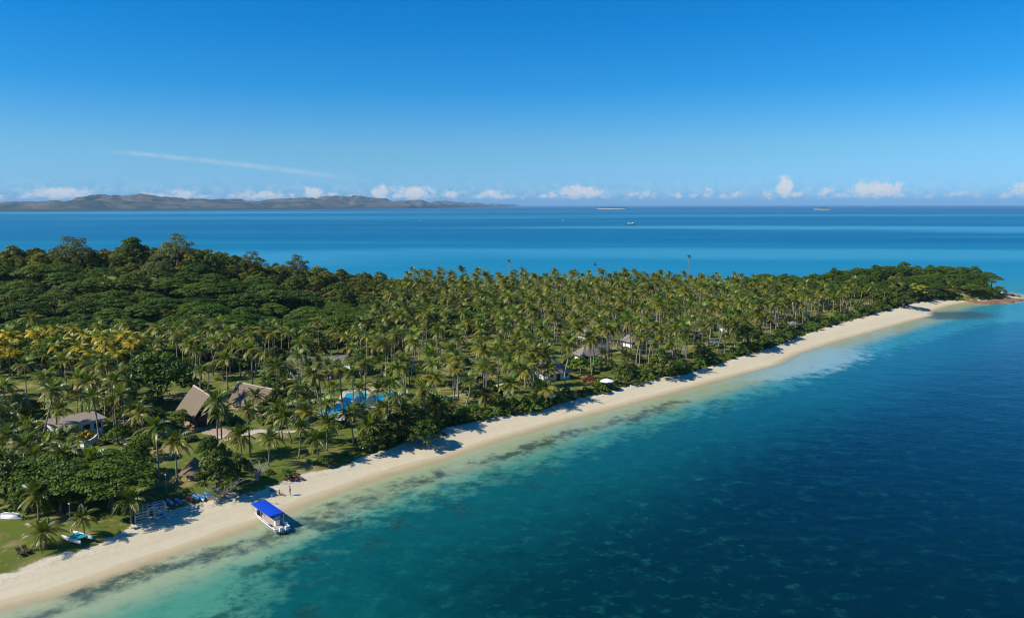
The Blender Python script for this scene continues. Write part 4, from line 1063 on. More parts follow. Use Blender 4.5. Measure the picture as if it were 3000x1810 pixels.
for i, (kd, x_, y_, s, lb) in enumerate((('sea',400,1268,.6,'low green tree on the villa lawn beside the path end'),('dark',442,1262,.6,'dark green tree tucked behind the steep thatched hall corner'),('sea',486,1272,.65,'bushy green tree seaward of the steep thatched hall'),('dark',532,1262,.5,'rounded dark tree at the steep hall entrance'),
        ('dark',385,1238,.65,'dark tree on the hall side of the villa lawn'),('sea',330,1225,.6,'bushy tree directly behind the villa'),('sea',30,1225,.9,'grey-green tree on the lawn west of the villa'),('dark',95,1250,.65,'dark rounded tree against the villa end wall'),('dark',40,1300,.7,'dark tree shading the ground seaward of the villa lawn'),
        ('sea',130,1345,.7,'green tree behind the umbrella trees below the villa'),('sea',880,1235,.7,'leafy tree between the pool and the broad thatched hall'),('dark',905,1160,.5,'dark garden tree in front of the lodge veranda'),('dark',870,1190,.55,'dark garden tree beside the pool terrace corner'),('sea',1150,1215,.75,'bushy tree just seaward of the pool rim'),('sea',1230,1225,.8,'leafy tree behind the rounded beach tree'),
        ('sea',1290,1225,.7,'bushy seaside tree above the shaded sand'),('dark',1105,1270,.6,'dark tree inland of the low spreading seaside tree'),('dark',425,1345,.6,'dark rounded tree on the lawn inland of the little hut'),('dark',395,1392,.65,'dark tree between the umbrella trees and the lawn palms'),('dark',180,1502,.6,'low dark tree in the shade under the umbrella trees'),('dark',85,1498,.6,'low dark tree behind the first tall beach palm and dinghy'),('sea',300,1385,.7,'green tree between the villa path and the umbrella trees'),('bright',1668,1085,.8,'bright green tree inland of the white beach parasol'),('sea',1830,1110,.9,'green seaside tree inland of the beach shrubs'),('sea',2060,1060,.9,'green seaside tree above the curving beach'),('sea',2300,990,1.0,'green seaside tree where the far palms thin out'))):
    T(kd, (x_, y_), lb, s, None, 60 + i)
# garden shrubs
def shrub(mt, name, pxy, label, w_, h, cat='shrub', group=None):
    p = on_ground(*pxy); r = random.Random(label); root = thing(name, label, cat, p, 0, group)
    limbs(MB(), r, h, w_, 5, .05).build('stem', BARK, root); link('foliage', crown_from('foliage', dome_clumps(r, w_, h * .35, h, 16, .7, 60, .35), mt, leaf=.30, seed=int(pxy[0])), root); return root
shrub(L_YEL, 'croton_bush', (250,1287), 'bright yellow croton bush behind the curved garden wall', 2.0, 2.0)
shrub(L_RED, 'red_bush', (1728,1128), 'dark red-leaved bush behind the white beach parasol', 2.2, 2.4)
shrub(L_YEL, 'golden_bush', (1523,1125), 'round golden bush beside the footpath in the palms', 1.3, 1.8)
for i, (x_, y_) in enumerate(((1470,1200),(1500,1210),(1530,1208),(1560,1205),(1600,1192),(1400,1228),(1425,1226),(1340,1240),(1360,1236),(1640,1180),(1670,1172),(1880,1120),(1905,1112),(1860,1128),(2005,1093),(1985,1098))):
    shrub(L_SEA if i % 3 else L_BRT, 'beach_shrub', (x_, y_), 'rounded green shrub along the vegetated top of the beach', R.uniform(1.5, 2.3), R.uniform(1.3, 2.2), 'shrub', 'shrubs along the top of the beach')
for i, (x_, y_) in enumerate(((300,1300),(312,1292),(200,1320),(170,1340),(420,1290),(400,1310),(395,1260),(870,1150),(900,1150),(850,1145),(560,1290),(680,1240),(650,1245),(810,1255),(770,1240),(1000,1250),(1060,1262))):
    shrub(L_RAIN if i % 2 else L_SEA, 'garden_shrub', (x_, y_), 'dark leafy garden shrub between the resort buildings', R.uniform(1.1, 2.0), R.uniform(1.0, 1.9), 'shrub', 'garden shrubs of the resort')

# ---- undergrowth and creepers: masses nobody could count
pts = []
cand = [(R.uniform(-140, 230), R.uniform(140, 520)) for _ in range(6000)]
CA = np.array(cand); cz, _, cv = height(CA); openm = np.zeros(len(CA), bool)
for o in OPEN[:3]: openm |= inside(CA, o)
nzv = np.sin(CA[:, 0] * .11 + 1.3) * np.sin(CA[:, 1] * .13) + .6 * np.sin(CA[:, 0] * .31) * np.cos(CA[:, 1] * .27 + 1)
for (x, y), z, v, op, nv in zip(cand, cz, cv, openm, nzv):
    if v < 1.5 or op or abs(x) > y * 1500 / FPX + 10 or not clear_of((x, y)): continue
    pr = .30 + .30 * nv + (.35 if v < 9 and y > 170 else 0) + (.3 if y > 380 else 0)
    if x < -60 and y > 245: pr = .9
    if R.random() > pr: continue
    pts.append((x, y, z - .1, R.uniform(0, 6.28), R.uniform(.5, 1.25), R.choice((0, 1, 2, 3, 0, 1, 2, 3, 4, 5))))
for k in range(1400):                                             # fill the wood floor on the slope
    x, y = R.uniform(-320, -40), R.uniform(235, 440); z = ground_z(x, y)
    if abs(x) < y * 1500 / FPX + 15 and clear_of((x, y)): pts.append((x, y, z - .2, R.uniform(0, 6.28), R.uniform(1.0, 2.3), R.choice((0, 1, 6, 7))))
UND = [PROTO['bush'][i][1] for i in range(4)] + [PROTO['bright'][0][1], PROTO['hill'][1][1], PROTO['hill'][2][1], PROTO['hill'][3][1]]
for q in range(len(pts)):
    if pts[q][5] >= 4: pts[q] = pts[q][:4] + (pts[q][4] * .5,) + pts[q][5:]
scatter('undergrowth', pts, UND, 'green bushes and saplings growing thickly under the palms', 'undergrowth')
pts = []
vl = [px(*p, 1.6) for p in V_PX]
for i in range(len(vl) - 1):
    n = int((vl[i + 1] - vl[i]).length * 2.2)
    if i < 13: n = int(n * (.0 if i < 9 else .25))
    for k in range(n):
        q = vl[i].lerp(vl[i + 1], R.random()); d = (vl[i + 1] - vl[i]).normalized(); s = Vector((-d.y, d.x, 0)) * R.uniform(-.1, 4.5); q = q + s
        pts.append((q.x, q.y, ground_z(q.x, q.y) - .1, R.uniform(0, 6.28), R.uniform(.22, .55), R.randrange(5)))
scatter('beach_creeper', pts, [PROTO['bush'][i][1] for i in range(4)] + [PROTO['bright'][0][1]], 'low green creeper and bushes edging the top of the beach', 'creeper')

# ------------------------------------------------------------------ headland rocks
for i, (x_, y_, s) in enumerate(((2850,884,2.2),(2868,888,2.6),(2890,890,3.0),(2910,884,3.2),(2925,890,2.5),(2940,880,3.0),(2955,886,2.4),(2965,878,2.6),(2978,882,2.0),(2990,880,1.6),(2880,876,2.6),(2935,870,2.6),(2960,868,2.2),(2980,870,1.5),(2832,882,1.6),(2905,874,3.0),(2950,862,2.4))):
    p = px(x_, y_, .2); r = random.Random(i); mb = MB(); n = 9
    prof = [(s * 1.15, -.8), (s * 1.05, .1), (s * .8, .4 + .25 * r.random()), (s * .35, .6 + .35 * r.random()), (.02, .7 + .3 * r.random())]; mb.lathe(prof, n)
    mb.v = [(vx * 1.5 * (1 + .3 * sin(3 * math.atan2(vy, vx) + i)), vy * (1 + .25 * sin(2 * math.atan2(vy, vx) + 2 * i)), vz * (1 + .35 * sin(vx * 2 + i))) for vx, vy, vz in mb.v]
    o = mb.build('shore_rock', ROCK); o.location = (p.x, p.y, 0); o.rotation_euler.z = r.uniform(-.4, .4)
    tag(o, 'low reddish-brown rock at the waterline of the headland', 'rock', 'rocks off the headland')

# ------------------------------------------------------------------ beach, boats and gear
# ---- day boat with blue canopy, nose on the sand
bow, stern = px(757, 1506, .3), px(827, 1556, .3); d = (stern - bow); rzb = math.atan2(d.y, d.x); BL = d.length
boat = thing('tour_boat', 'silver aluminium tour boat with flat bright blue canopy, bow nosed onto the beach', 'boat', (bow.x, bow.y, 0), rzb)
sec = []                                                           # hull sections from bow (x=0) to stern
for s, bw, kz, sz in ((0, .25, .25, 1.25), (.08, .75, -.05, 1.15), (.2, 1.1, -.25, 1.05), (.45, 1.28, -.3, .95), (.8, 1.3, -.3, .92), (1.0, 1.25, -.28, .92)):
    x = s * BL; sec.append([(x, -bw, sz), (x, -bw * .92, .3), (x, -bw * .55, kz * .6), (x, 0, kz), (x, bw * .55, kz * .6), (x, bw * .92, .3), (x, bw, sz)])
mb = MB(); n = 7; mb.add([p for s in sec for p in s], [(i * n + j, i * n + j + 1, (i + 1) * n + j + 1, (i + 1) * n + j) for i in range(len(sec) - 1) for j in range(n - 1)])
mb.add(sec[0], [tuple(range(n))]); mb.add(sec[-1], [tuple(range(n - 1, -1, -1))]); mb.build('hull', ALU, boat)
for sd in (0, n - 1): MB().tube([Vector(s[sd]) for s in sec], .06, 6).build('gunwale', WHITE, boat)
MB().add([(s[0][0], s[0][1] * .93, .42) for s in sec] + [(s[6][0], s[6][1] * .93, .42) for s in sec], [(i, i + 6, i + 7, i + 1) for i in range(5)]).build('deck', SEAT, boat)
C0, C1, ch = BL * .02, BL * .80, 2.62
cv_ = []
for ix in range(9):
    for iy in range(7):
        y = -1.28 + 2.56 * iy / 6; cv_.append((C0 + (C1 - C0) * ix / 8, y, ch + .10 * (1 - (y / 1.28) ** 2) - .03 * abs(sin(ix * PI / 2))))
mb = MB(); mb.add(cv_ + [(a, b_, c__ - .06) for a, b_, c__ in cv_], [(i * 7 + j, (i + 1) * 7 + j, (i + 1) * 7 + j + 1, i * 7 + j + 1) for i in range(8) for j in range(6)] + [(63 + i * 7 + j, 63 + i * 7 + j + 1, 63 + (i + 1) * 7 + j + 1, 63 + (i + 1) * 7 + j) for i in range(8) for j in range(6)])
for sy_ in (-1.28, 1.28): mb.box(((C0 + C1) / 2, sy_, ch - .06), (C1 - C0, .025, .16))
for sx_ in (C0, C1): mb.box((sx_, 0, ch - .04), (.025, 2.56, .18))
mb.build('canopy', BLUE, boat)
for ix in range(5):
    for sy_ in (-1.2, 1.2):
        x = C0 + .15 + (C1 - C0 - .3) * ix / 4; MB().tube([(x, sy_ * (.75 if ix == 0 else 1), .85), (x, sy_, ch - .03)], .035, 6).build('post', WHITE, boat)
for sy_ in (-1.22, 1.22): MB().tube([(C0 + .9, sy_, 1.35), (C1, sy_, 1.3)], .03, 6).build('handrail', WHITE, boat)
for sy_ in (-.85, .85):
    MB().box((BL * .42, sy_, .68), (BL * .55, .5, .14)).box((BL * .42, sy_ * 1.28, .95), (BL * .55, .08, .45)).build('bench', SEAT, boat)
MB().box((BL * .70, .35, .9), (.55, .8, .95)).box((BL * .675, .35, 1.5), (.04, .75, .35)).build('helm_console', WHITE, boat)
for sy_ in (-.5, .5):
    e = MB().box((BL + .28, sy_, .85), (.42, .36, .55)).box((BL + .30, sy_, 1.16), (.32, .30, .12)).build('outboard_motor', WHITE, boat); MB().tube([(BL + .3, sy_, .6), (BL + .34, sy_, -.4)], .09, 6).build('leg', BLACK, e)
MB().box((BL + .02, -.98, .62), (.5, .55, .08)).box((BL + .02, .98, .62), (.5, .55, .08)).build('boarding_platform', ALU, boat)
for y in (-.95, .95): MB().tube([(BL - .1, y, .9), (BL - .1, y, 1.7), (BL - .1, y * .55, 1.7), (BL - .1, y * .55, .9)], .028, 6).build('stern_rail', WHITE, boat)
MB().tube([(.1, -.4, 1.2), (.5, -.7, 1.65), (1.3, -.95, 1.6)], .028, 6).tube([(.1, .4, 1.2), (.5, .7, 1.65), (1.3, .95, 1.6)], .028, 6).build('bow_rail', WHITE, boat)

# ---- beach catamaran
p0, p1 = on_ground(192,1577), on_ground(240,1600); q0, q1 = on_ground(222,1566), on_ground(257,1582)
mid = (p0 + q1) / 2; dr = (q1 - q0); cat_ = thing('beach_catamaran', 'white-hulled beach catamaran with teal trampoline parked on the grass edge', 'catamaran', (mid.x, mid.y, ground_z(mid.x, mid.y)), math.atan2(dr.y, dr.x))
for sy_ in (-.95, .95):
    mb = MB(); ks = [(-2.3, .06, .35, .62), (-1.6, .2, .12, .58), (0, .25, .05, .52), (1.6, .22, .08, .5), (2.3, .14, .16, .48)]
    P_ = []
    for x, w_, z0, z1 in ks: P_ += [(x, sy_ - w_, z1), (x, sy_ - w_ * .8, z0 + .12), (x, sy_, z0 - .05), (x, sy_ + w_ * .8, z0 + .12), (x, sy_ + w_, z1)]
    mb.add(P_, [(i * 5 + j, (i + 1) * 5 + j, (i + 1) * 5 + (j + 1) % 5, i * 5 + (j + 1) % 5) for i in range(4) for j in range(5)] + [(0, 1, 2, 3, 4), (24, 23, 22, 21, 20)]); mb.build('hull', WHITE, cat_)
MB().slab([(-.95, -.8, .62), (1.35, -.8, .62), (1.35, .8, .62), (-.95, .8, .62)], .03).build('trampoline', TEAL, cat_)
for x in (-1.0, 1.4): MB().tube([(x, -1.0, .6), (x, 1.0, .6)], .05, 6).build('crossbeam', ALU, cat_)
for sy_ in (-.95, .95): MB().box((2.38, sy_, .45), (.08, .06, .6)).build('rudder', TEAL, cat_)

# ---- kayaks and boards at the top of the beach
def kayak(pxy, rz, m_, label, L=3.4, w_=.38):
    p = on_ground(*pxy); root = thing('kayak', label, 'kayak', (p.x, p.y, p.z), rz, 'kayaks and boards drawn up on the sand'); mb = MB(); P_ = []
    ks = [(-.5, .06, .16), (-.38, .62, .05), (-.15, .98, .0), (.15, .98, 0), (.38, .62, .05), (.5, .06, .16)]
    for s, q, z0 in ks: P_ += [(s * L, -w_ * q, .26), (s * L, -w_ * q * .6, z0 + .03), (s * L, w_ * q * .6, z0 + .03), (s * L, w_ * q, .26), (s * L, 0, .30)]
    mb.add(P_, [(i * 5 + j, (i + 1) * 5 + j, (i + 1) * 5 + (j + 1) % 5, i * 5 + (j + 1) % 5) for i in range(5) for j in range(5)] + [(4, 3, 2, 1, 0), (25, 26, 27, 28, 29)]); mb.build('hull', m_, root)
    for x in (-.35, .55): MB().lathe([(.24, .29), (.22, .325), (.17, .325), (.15, .27)], 10, (x, 0, .012)).build('cockpit_rim', BLACK, root)
    MB().box((.1, 0, .36), (1.7, .05, .03), .25).build('paddle', WHITE, root); return root


ax_ = radians(-52)
kayak((497,1472), ax_, KBLUE, 'blue kayak next to the pale blue boat rack', 3.8); kayak((522,1470), ax_, KBLUE, 'blue kayak between the boat rack and the red kayak', 3.6)
kayak((554,1463), ax_, KRED, 'red kayak lying among the blue ones')
kayak((572,1457), ax_, KBLUE, 'blue kayak directly beside the red kayak'); kayak((587,1455), ax_ + .1, KBLUE, 'blue kayak in the middle of the drawn-up row, under the branches'); kayak((606,1450), ax_, KBLUE, 'blue kayak at the end of the row by the driftwood tree')
kayak((592,1460), ax_ - .15, WHITE, 'white paddle board lying over the blue kayaks', 3.0, .3)
kayak((470,1505), ax_, KBLUE, 'dark blue board lying in the shade by the racks', 3.0)

# ---- board racks: welded ladder frames
def rack(pxy, rz, label, n=5, w_=2.0, h=2.3):
    p = on_ground(*pxy); root = thing('board_rack', label, 'rack', p, rz, None)
    for x in (-w_ / 2, w_ / 2):
        for y in (-.5, .5): MB().box((x, y, h / 2 - .15), (.09, .09, h + .3)).build('upright', RACKB, root)
        for k in range(n): MB().box((x, 0, .35 + k * (h - .4) / (n - 1)), (.07, 1.09, .07)).build('rung', RACKB, root)
    for y in (-.5, .5):
        for k in range(n): MB().box((0, y, .42 + k * (h - .4) / (n - 1)), (w_ - .1, .06, .06)).build('rail', RACKB, root)
    for k in (1, 3):
        b_ = MB(); b_.lathe([(.02, -1.2), (.24, -.9), (.3, 0), (.24, .9), (.02, 1.2)], 8); b_.v = [(vz, vy, vx * .18 + .55 + k * (h - .4) / (n - 1)) for vx, vy, vz in b_.v]; b_.build('board', WHITE if k == 1 else KBLUE, root)
    return root


rack((415,1527), radians(35), 'pale blue board rack of welded ladder frames under the young palm'); rack((468,1514), radians(40), 'taller pale blue board rack beside the kayaks', 5, 1.7, 2.6)
rack((440,1505), radians(30), 'blue slatted rack behind two other racks, loaded with boards', 4, 2.2, 1.8)
# ---- lamp posts
for (pxy, top, lb) in (((207,1552), 1478, 'slim lamp post with white globe beside the beached catamaran'), ((487,1440), 1393, 'slim lamp post with white globe on the lawn above the kayaks')):
    p = on_ground(*pxy); h = (pxy[1] - top) * px_depth(p) * 1.07; lp = thing('lamp_post', lb, 'lamp post', p)
    MB().tube([(0, 0, -.2), (0, 0, h)], [.045, .035], 8).build('pole', ALU, lp); MB().lathe([(.02, h), (.12, h + .05), (.15, h + .15), (.11, h + .26), (.01, h + .3)], 10).build('globe', LAMPG, lp); MB().lathe([(.14, -.1), (.14, .12), (.06, .2)], 8).build('base', ALU, lp)
# ---- upturned white dinghy
p = on_ground(32,1512); dg_ = thing('dinghy', 'upturned pale dinghy lying under the trees', 'dinghy', p, radians(-12)); mb = MB(); P_ = []
ks = [(-2.1, .55, .35), (-1.2, .85, .7), (.4, .85, .78), (1.5, .55, .68), (2.2, .06, .42)]
for x, w_, z1 in ks: P_ += [(x, -w_, .02), (x, -w_ * .8, z1 * .6), (x, 0, z1), (x, w_ * .8, z1 * .6), (x, w_, .02)]
mb.add(P_, [(i * 5 + j, i * 5 + j + 1, (i + 1) * 5 + j + 1, (i + 1) * 5 + j) for i in range(4) for j in range(4)] + [(4, 3, 2, 1, 0)]); mb.build('hull', ALU, dg_, True); MB().tube([(x, 0, z1 + .02) for x, _, z1 in ks], .04, 6).build('keel', WHITE, dg_)
for s in (-1, 1): MB().tube([(x, s * w_, .05) for x, w_, _ in ks], .05, 6).build('gunwale', WHITE, dg_)
# ---- little thatched hut
p = on_ground(572,1398); hut = thing('thatched_hut', 'little round thatched hut with pointed brown roof above the beach', 'hut', p)
for k in range(5): MB().lathe([(.1 + k * .48, 4.0 - k * .48), (.75 + k * .48, 3.30 - k * .48), (.70 + k * .48, 3.24 - k * .48), (.1 + k * .48, 3.9 - k * .48)], 14).build('thatch_course', THATCH, hut)
for k in range(8): MB().tube([(1.6 * cos(k * PI / 4), 1.6 * sin(k * PI / 4), -.3), (1.6 * cos(k * PI / 4), 1.6 * sin(k * PI / 4), 1.75)], .09, 6).build('post', WOOD, hut)
MB().lathe([(1.52, -.2), (1.52, 1.0), (1.42, 1.0), (1.42, -.2)], 14).build('counter', BARK_G, hut)
# ---- parasols
def parasol(pxy, label, r_=1.7, group=None):
    p = on_ground(*pxy); root = thing('parasol', label, 'parasol', p, 0, group); n = 8; mb = MB()
    top = Vector((0, 0, 2.95)); rim = [Vector((r_ * cos(k * PI / 4), r_ * sin(k * PI / 4), 2.25)) for k in range(n)]; mids = [(rim[k] + rim[(k + 1) % n]) / 2 + Vector((0, 0, -.04)) for k in range(n)]
    mb.add([top] + [v for pr in zip(rim, mids) for v in pr] , [(0, 1 + k, 1 + (k + 1) % 16) for k in range(16)]); mb.add([v for pr in zip(rim, mids) for v in pr] + [v - Vector((0, 0, .18)) for pr in zip(rim, mids) for v in pr], [(k, 16 + k, 16 + (k + 1) % 16, (k + 1) % 16) for k in range(16)])
    mb.build('canopy', WHITE, root); MB().tube([(0, 0, -.2), (0, 0, 2.93)], .04, 7).build('pole', WOOD, root); MB().lathe([(.35, 0), (.35, .1), (.08, .14)], 10).build('base', STONE, root)
    for k in range(n): MB().tube([(0, 0, 2.86), rim[k] - Vector((0, 0, .06))], .015, 4).build('rib', WOOD, root)
parasol((1777,1138), 'white parasol standing alone on the grass above the beach', 2.0); parasol((2092,1020), 'white parasol half hidden by palms beside the bungalows', 1.8); parasol((2322,962), 'small white parasol under the farthest beach palms', 1.5)
parasol((1006,1250), 'white parasol between the pool and the lawn palms', 1.9); parasol((1612,1182), 'white parasol among the seaside shrubs', 1.5)
# ---- loungers
def lounger(pxy, rz, m_, label, group=None):
    p = on_ground(*pxy); root = thing('sun_lounger', label, 'sun lounger', p, rz, group)
    MB().box((.25, 0, .36), (1.3, .62, .08)).build('seat', m_, root)
    MB().slab([(-1.0, -.31, .82), (-.38, -.31, .40), (-.38, .31, .40), (-1.0, .31, .82)], .07).build('backrest', m_, root)
    for x in (-.3, .8):
        for y in (-.26, .26): MB().box((x, y, .14), (.07, .07, .40)).build('leg', WOOD, root)
    for y in (-.36, .36): MB().box((.05, y, .52), (.7, .06, .05)).build('armrest', WOOD, root)
lounger((58,1622), radians(-40), DARKW, 'dark timber lounger on the lawn by the young palm, first of two', 'dark timber loungers'); lounger((76,1615), radians(-40), DARKW, 'dark timber lounger on the lawn by the young palm, second of two', 'dark timber loungers')
lounger((860,1405), radians(-35), REDC, 'red-cushioned lounger on the sand with another beside it'); lounger((876,1402), radians(-35), WOOD, 'brown timber lounger on the sand beside the red-cushioned one')
lounger((846,1404), radians(-30), WOOD, 'brown timber lounger landward of the red-cushioned one'); lounger((958,1366), radians(-35), GREYC, 'grey lounger at the top of the beach under the palms')
for i, (x_, y_) in enumerate(((1450,1206),(1505,1190),(1340,1205),(1380,1190))):
    lounger((x_, y_), radians(-30), DARKW if i % 2 else WHITE, 'timber lounger beneath the palms at the top of the beach, %s' % ('dark' if i % 2 else 'white'), 'loungers under the beach palms')
# towel, log and boulders
p = on_ground(792,1434); o = MB().slab([(-.8, -.35, .05), (.8, -.35, .03), (.8, .35, .06), (-.8, .35, .04)], .03).build('beach_towel', TOWEL); o.location = p; o.rotation_euler.z = -.5; tag(o, 'bright blue towel spread on the shaded sand under the half-bare tree', 'towel')
for i, (x_, y_, s) in enumerate(((668,1452,.9),(686,1446,.6),(712,1449,.45),(650,1462,.5),(735,1443,.5),(700,1460,.35))):
    p = on_ground(x_, y_); mb = MB().lathe([(s * .7, -.3), (s, .1), (s * .85, .4 * s), (s * .4, .62 * s), (.01, .68 * s)], 9); mb.v = [(a * (1.3 + .2 * sin(3 * b_ + i)), b_ * (1 + .2 * sin(2 * a + i)), c__) for a, b_, c__ in mb.v]
    o = mb.build('beach_boulder', BOULDER, None, True); o.location = p; tag(o, 'pale sandstone boulder under the half-bare tree at the beach top', 'boulder', 'boulders under the half-bare tree')
# bleached branches and fallen driftwood
def branchy(name, pxy, label, seed, n, L, up, cat):
    p = on_ground(*pxy); r = random.Random(seed); root = thing(name, label, cat, p); mb = MB(); tw = MB(); mb.tube([(0, 0, -.3), (.1, 0, .5), (.2, .1, 1.0)], [.3, .22, .16], 7)
    for i in range(n):
        an = r.uniform(0, 6.28); e = r.uniform(*up); d = Vector((cos(an) * cos(e), sin(an) * cos(e), sin(e))); l = L * r.uniform(.5, 1); a = Vector((.15, .05, .6)); P_ = [a]
        for k in range(4): a = a + (d + Vector((r.uniform(-.4, .4), r.uniform(-.4, .4), r.uniform(-.15, .25)))).normalized() * l / 4; P_.append(a)
        mb.tube(P_, [.10, .08, .06, .045, .02], 5)
        for k in (1, 2, 3, 4):
            for q in range(3): tw.tube([P_[k], P_[k] + Vector((r.uniform(-1, 1), r.uniform(-1, 1), r.uniform(-.2, .9))) * .9], [.035, .012], 4)
    mb.build('branch', BARK_G, root); tw.build('twig', BARK_G, root)
branchy('bare_tree', (655,1455), 'bleached bare branches sprawling over the sand beside the kayaks', 3, 12, 5.5, (.0, .8), 'tree'); branchy('bare_tree', (752,1405), 'tangle of grey leafless branches behind the shaded sand', 8, 12, 4.0, (.1, 1.0), 'tree'); branchy('driftwood', (632,1474), 'forked driftwood branch lying on the open sand', 5, 4, 2.6, (-.05, .3), 'driftwood')

# ------------------------------------------------------------------ people: one continuous skinned body each
def person(pxy, rz, label, joints, edges, radii, cloth, pose_h=0.0):
    p = on_ground(*pxy); root = thing('person', label, 'person', p, rz)
    me = bpy.data.meshes.new('body'); me.from_pydata(joints, edges, []); me.materials.append(SKIN); o = link('body', me, root)
    md = o.modifiers.new('skin', 'SKIN'); me.skin_vertices.new() if not me.skin_vertices else None
    for i, rr in enumerate(radii): me.skin_vertices[0].data[i].radius = rr; me.skin_vertices[0].data[i].use_root = (i == 0)
    o.modifiers.new('sub', 'SUBSURF').levels = 1; o.modifiers['sub'].render_levels = 2
    hd = Vector(joints[3]); h = MB().lathe([(.02, .13), (.075, .10), (.105, .03), (.108, -.03), (.09, -.07)], 9, tuple(hd + Vector((-.012, 0, .03)))); h.build('hair', HAIR, root, True)
    a, b_ = Vector(joints[0]), Vector(joints[1]); MB().tube([a + (b_ - a) * -.35, a, a + (b_ - a) * .3], [(.17, .15)[0], .19, .165], 10).build('shorts', cloth, root, True)
    for k in (0, 1): kn = Vector(joints[8 + 3 * k]); hp_ = Vector(joints[7 + 3 * k]); MB().tube([hp_ + (a - hp_) * .1, hp_.lerp(kn, .55)], [.125, .12], 9).build('shorts_leg', cloth, root, True)
    if cloth is GREYC: MB().tube([a + (b_ - a) * .2, a.lerp(b_, .6), b_ + (b_ - a) * .08], [.165, .185, .13], 10).build('shirt', cloth, root, True)
    return root


# 0 pelvis 1 chest 2 neck 3 head 4-6 arm L (shoulder elbow hand) 7-9 leg L (hip knee foot) 10-12 leg R 13-15 arm R, 16,17 toes
EDG = [(0, 1), (1, 2), (2, 3), (1, 4), (4, 5), (5, 6), (0, 7), (7, 8), (8, 9), (0, 10), (10, 11), (11, 12), (1, 13), (13, 14), (14, 15), (9, 16), (12, 17)]
RAD = [(.14, .10), (.16, .11), (.055, .055), (.095, .105), (.06, .06), (.042, .042), (.03, .03), (.095, .095), (.058, .058), (.04, .04), (.095, .095), (.058, .058), (.04, .04), (.06, .06), (.042, .042), (.03, .03), (.03, .025), (.03, .025)]
stand = [(0, 0, .95), (0, 0, 1.32), (.01, 0, 1.48), (.03, 0, 1.63), (0, .2, 1.40), (.03, .27, 1.12), (.12, .25, .88), (.0, .1, .88), (.05, .12, .48), (.0, .12, .06), (0, -.1, .88), (-.04, -.12, .48), (-.12, -.12, .06), (0, -.2, 1.40), (-.04, -.27, 1.12), (.04, -.27, .87), (.15, .13, .03), (.03, -.13, .03)]
person((849,1449), radians(200), 'person in grey shirt and shorts standing on the sand', stand, EDG, RAD, GREYC)
sit = [(0, 0, .14), (-.10, 0, .50), (-.10, 0, .66), (-.06, 0, .81), (-.1, .2, .58), (-.12, .27, .32), (-.2, .28, .05), (.05, .1, .13), (.45, .12, .42), (.75, .12, .06), (.05, -.1, .13), (.42, -.14, .38), (.78, -.14, .06), (-.1, -.2, .58), (-.12, -.28, .32), (-.2, -.3, .05), (.88, .12, .06), (.9, -.14, .06)]
person((819,1448), radians(-20), 'person in red swimwear sitting on the sand in front of the tree shade', sit, EDG, RAD, REDC)

# ------------------------------------------------------------------ far sea: pontoon, boats, cays, hills
p = px(1848, 659); pon = thing('pontoon', 'dark floating pontoon with white canopies out in the lagoon', 'pontoon', (p.x, p.y, 0), 0)
MB().box((0, 0, .6), (27, 14, 1.6)).build('deck', DARKW, pon); MB().box((0, 0, 1.5), (26, 13, .3)).build('decking', WOOD, pon)
for x, w_, hh in ((-5.5, 7, 5.0), (4.5, 6, 6.0), (-.5, 4, 3.6)):
    MB().lathe([(w_ * .55, hh - 1.5), (w_ * .12, hh), (.01, hh + .2)], 4, (x, 0, 0)).build('canopy', WHITE, pon)
    for sx_ in (-1, 1):
        for sy_ in (-1, 1): MB().tube([(x + sx_ * w_ * .33, sy_ * w_ * .33, 1.6), (x + sx_ * w_ * .33, sy_ * w_ * .33, hh - 1.3)], .15, 6).build('post', BLACK, pon)
MB().box((9, 0, 2.6), (3.5, 6, 2.2)).build('cabin', GREYC, pon)
for (pxy, lb, s) in (((1235,650), 'tiny white motorboat with a short wake far out on the lagoon', 1.3), ((1654,647), 'tiny white boat lying still far out on the lagoon', 1.2)):
    p = px(*pxy); fb = thing('motorboat', lb, 'boat', (p.x, p.y, 0), .3, None, s); mb = MB(); P_ = []
    ks = [(-5, 1.6, 0, 1.4), (0, 1.7, -.2, 1.5), (3, 1.2, -.1, 1.8), (5.2, .1, .6, 2.1)]
    for x, w_, z0, z1 in ks: P_ += [(x, -w_, z1), (x, -w_ * .6, z0), (x, w_ * .6, z0), (x, w_, z1)]
    mb.add(P_, [(i * 4 + j, i * 4 + j + 1, (i + 1) * 4 + j + 1, (i + 1) * 4 + j) for i in range(3) for j in range(4 - 1)] + [(3, 2, 1, 0)] + [(i * 4, (i + 1) * 4, (i + 1) * 4 + 3, i * 4 + 3) for i in range(3)]); mb.build('hull', WHITE, fb)
    MB().box((-.5, 0, 2.4), (4.4, 2.4, 1.8)).build('cabin', WHITE, fb); MB().box((-.5, 0, 2.7), (4.5, 2.45, .6)).build('window', GLASSM, fb); MB().box((-.8, 0, 3.45), (5, 2.7, .16)).build('roof', WHITE, fb)
p = px(1743, 777); by = thing('channel_buoy', 'small dark buoy floating off the island\'s north shore', 'buoy', (p.x, p.y, 0)); MB().lathe([(.2, -.6), (1.2, -.1), (1.2, .5), (.5, .9), (.3, 2.4), (.01, 2.5)], 10).build('float', BLACK, by); MB().box((0, 0, 2.7), (.7, .7, .6)).build('topmark', DARKW, by)
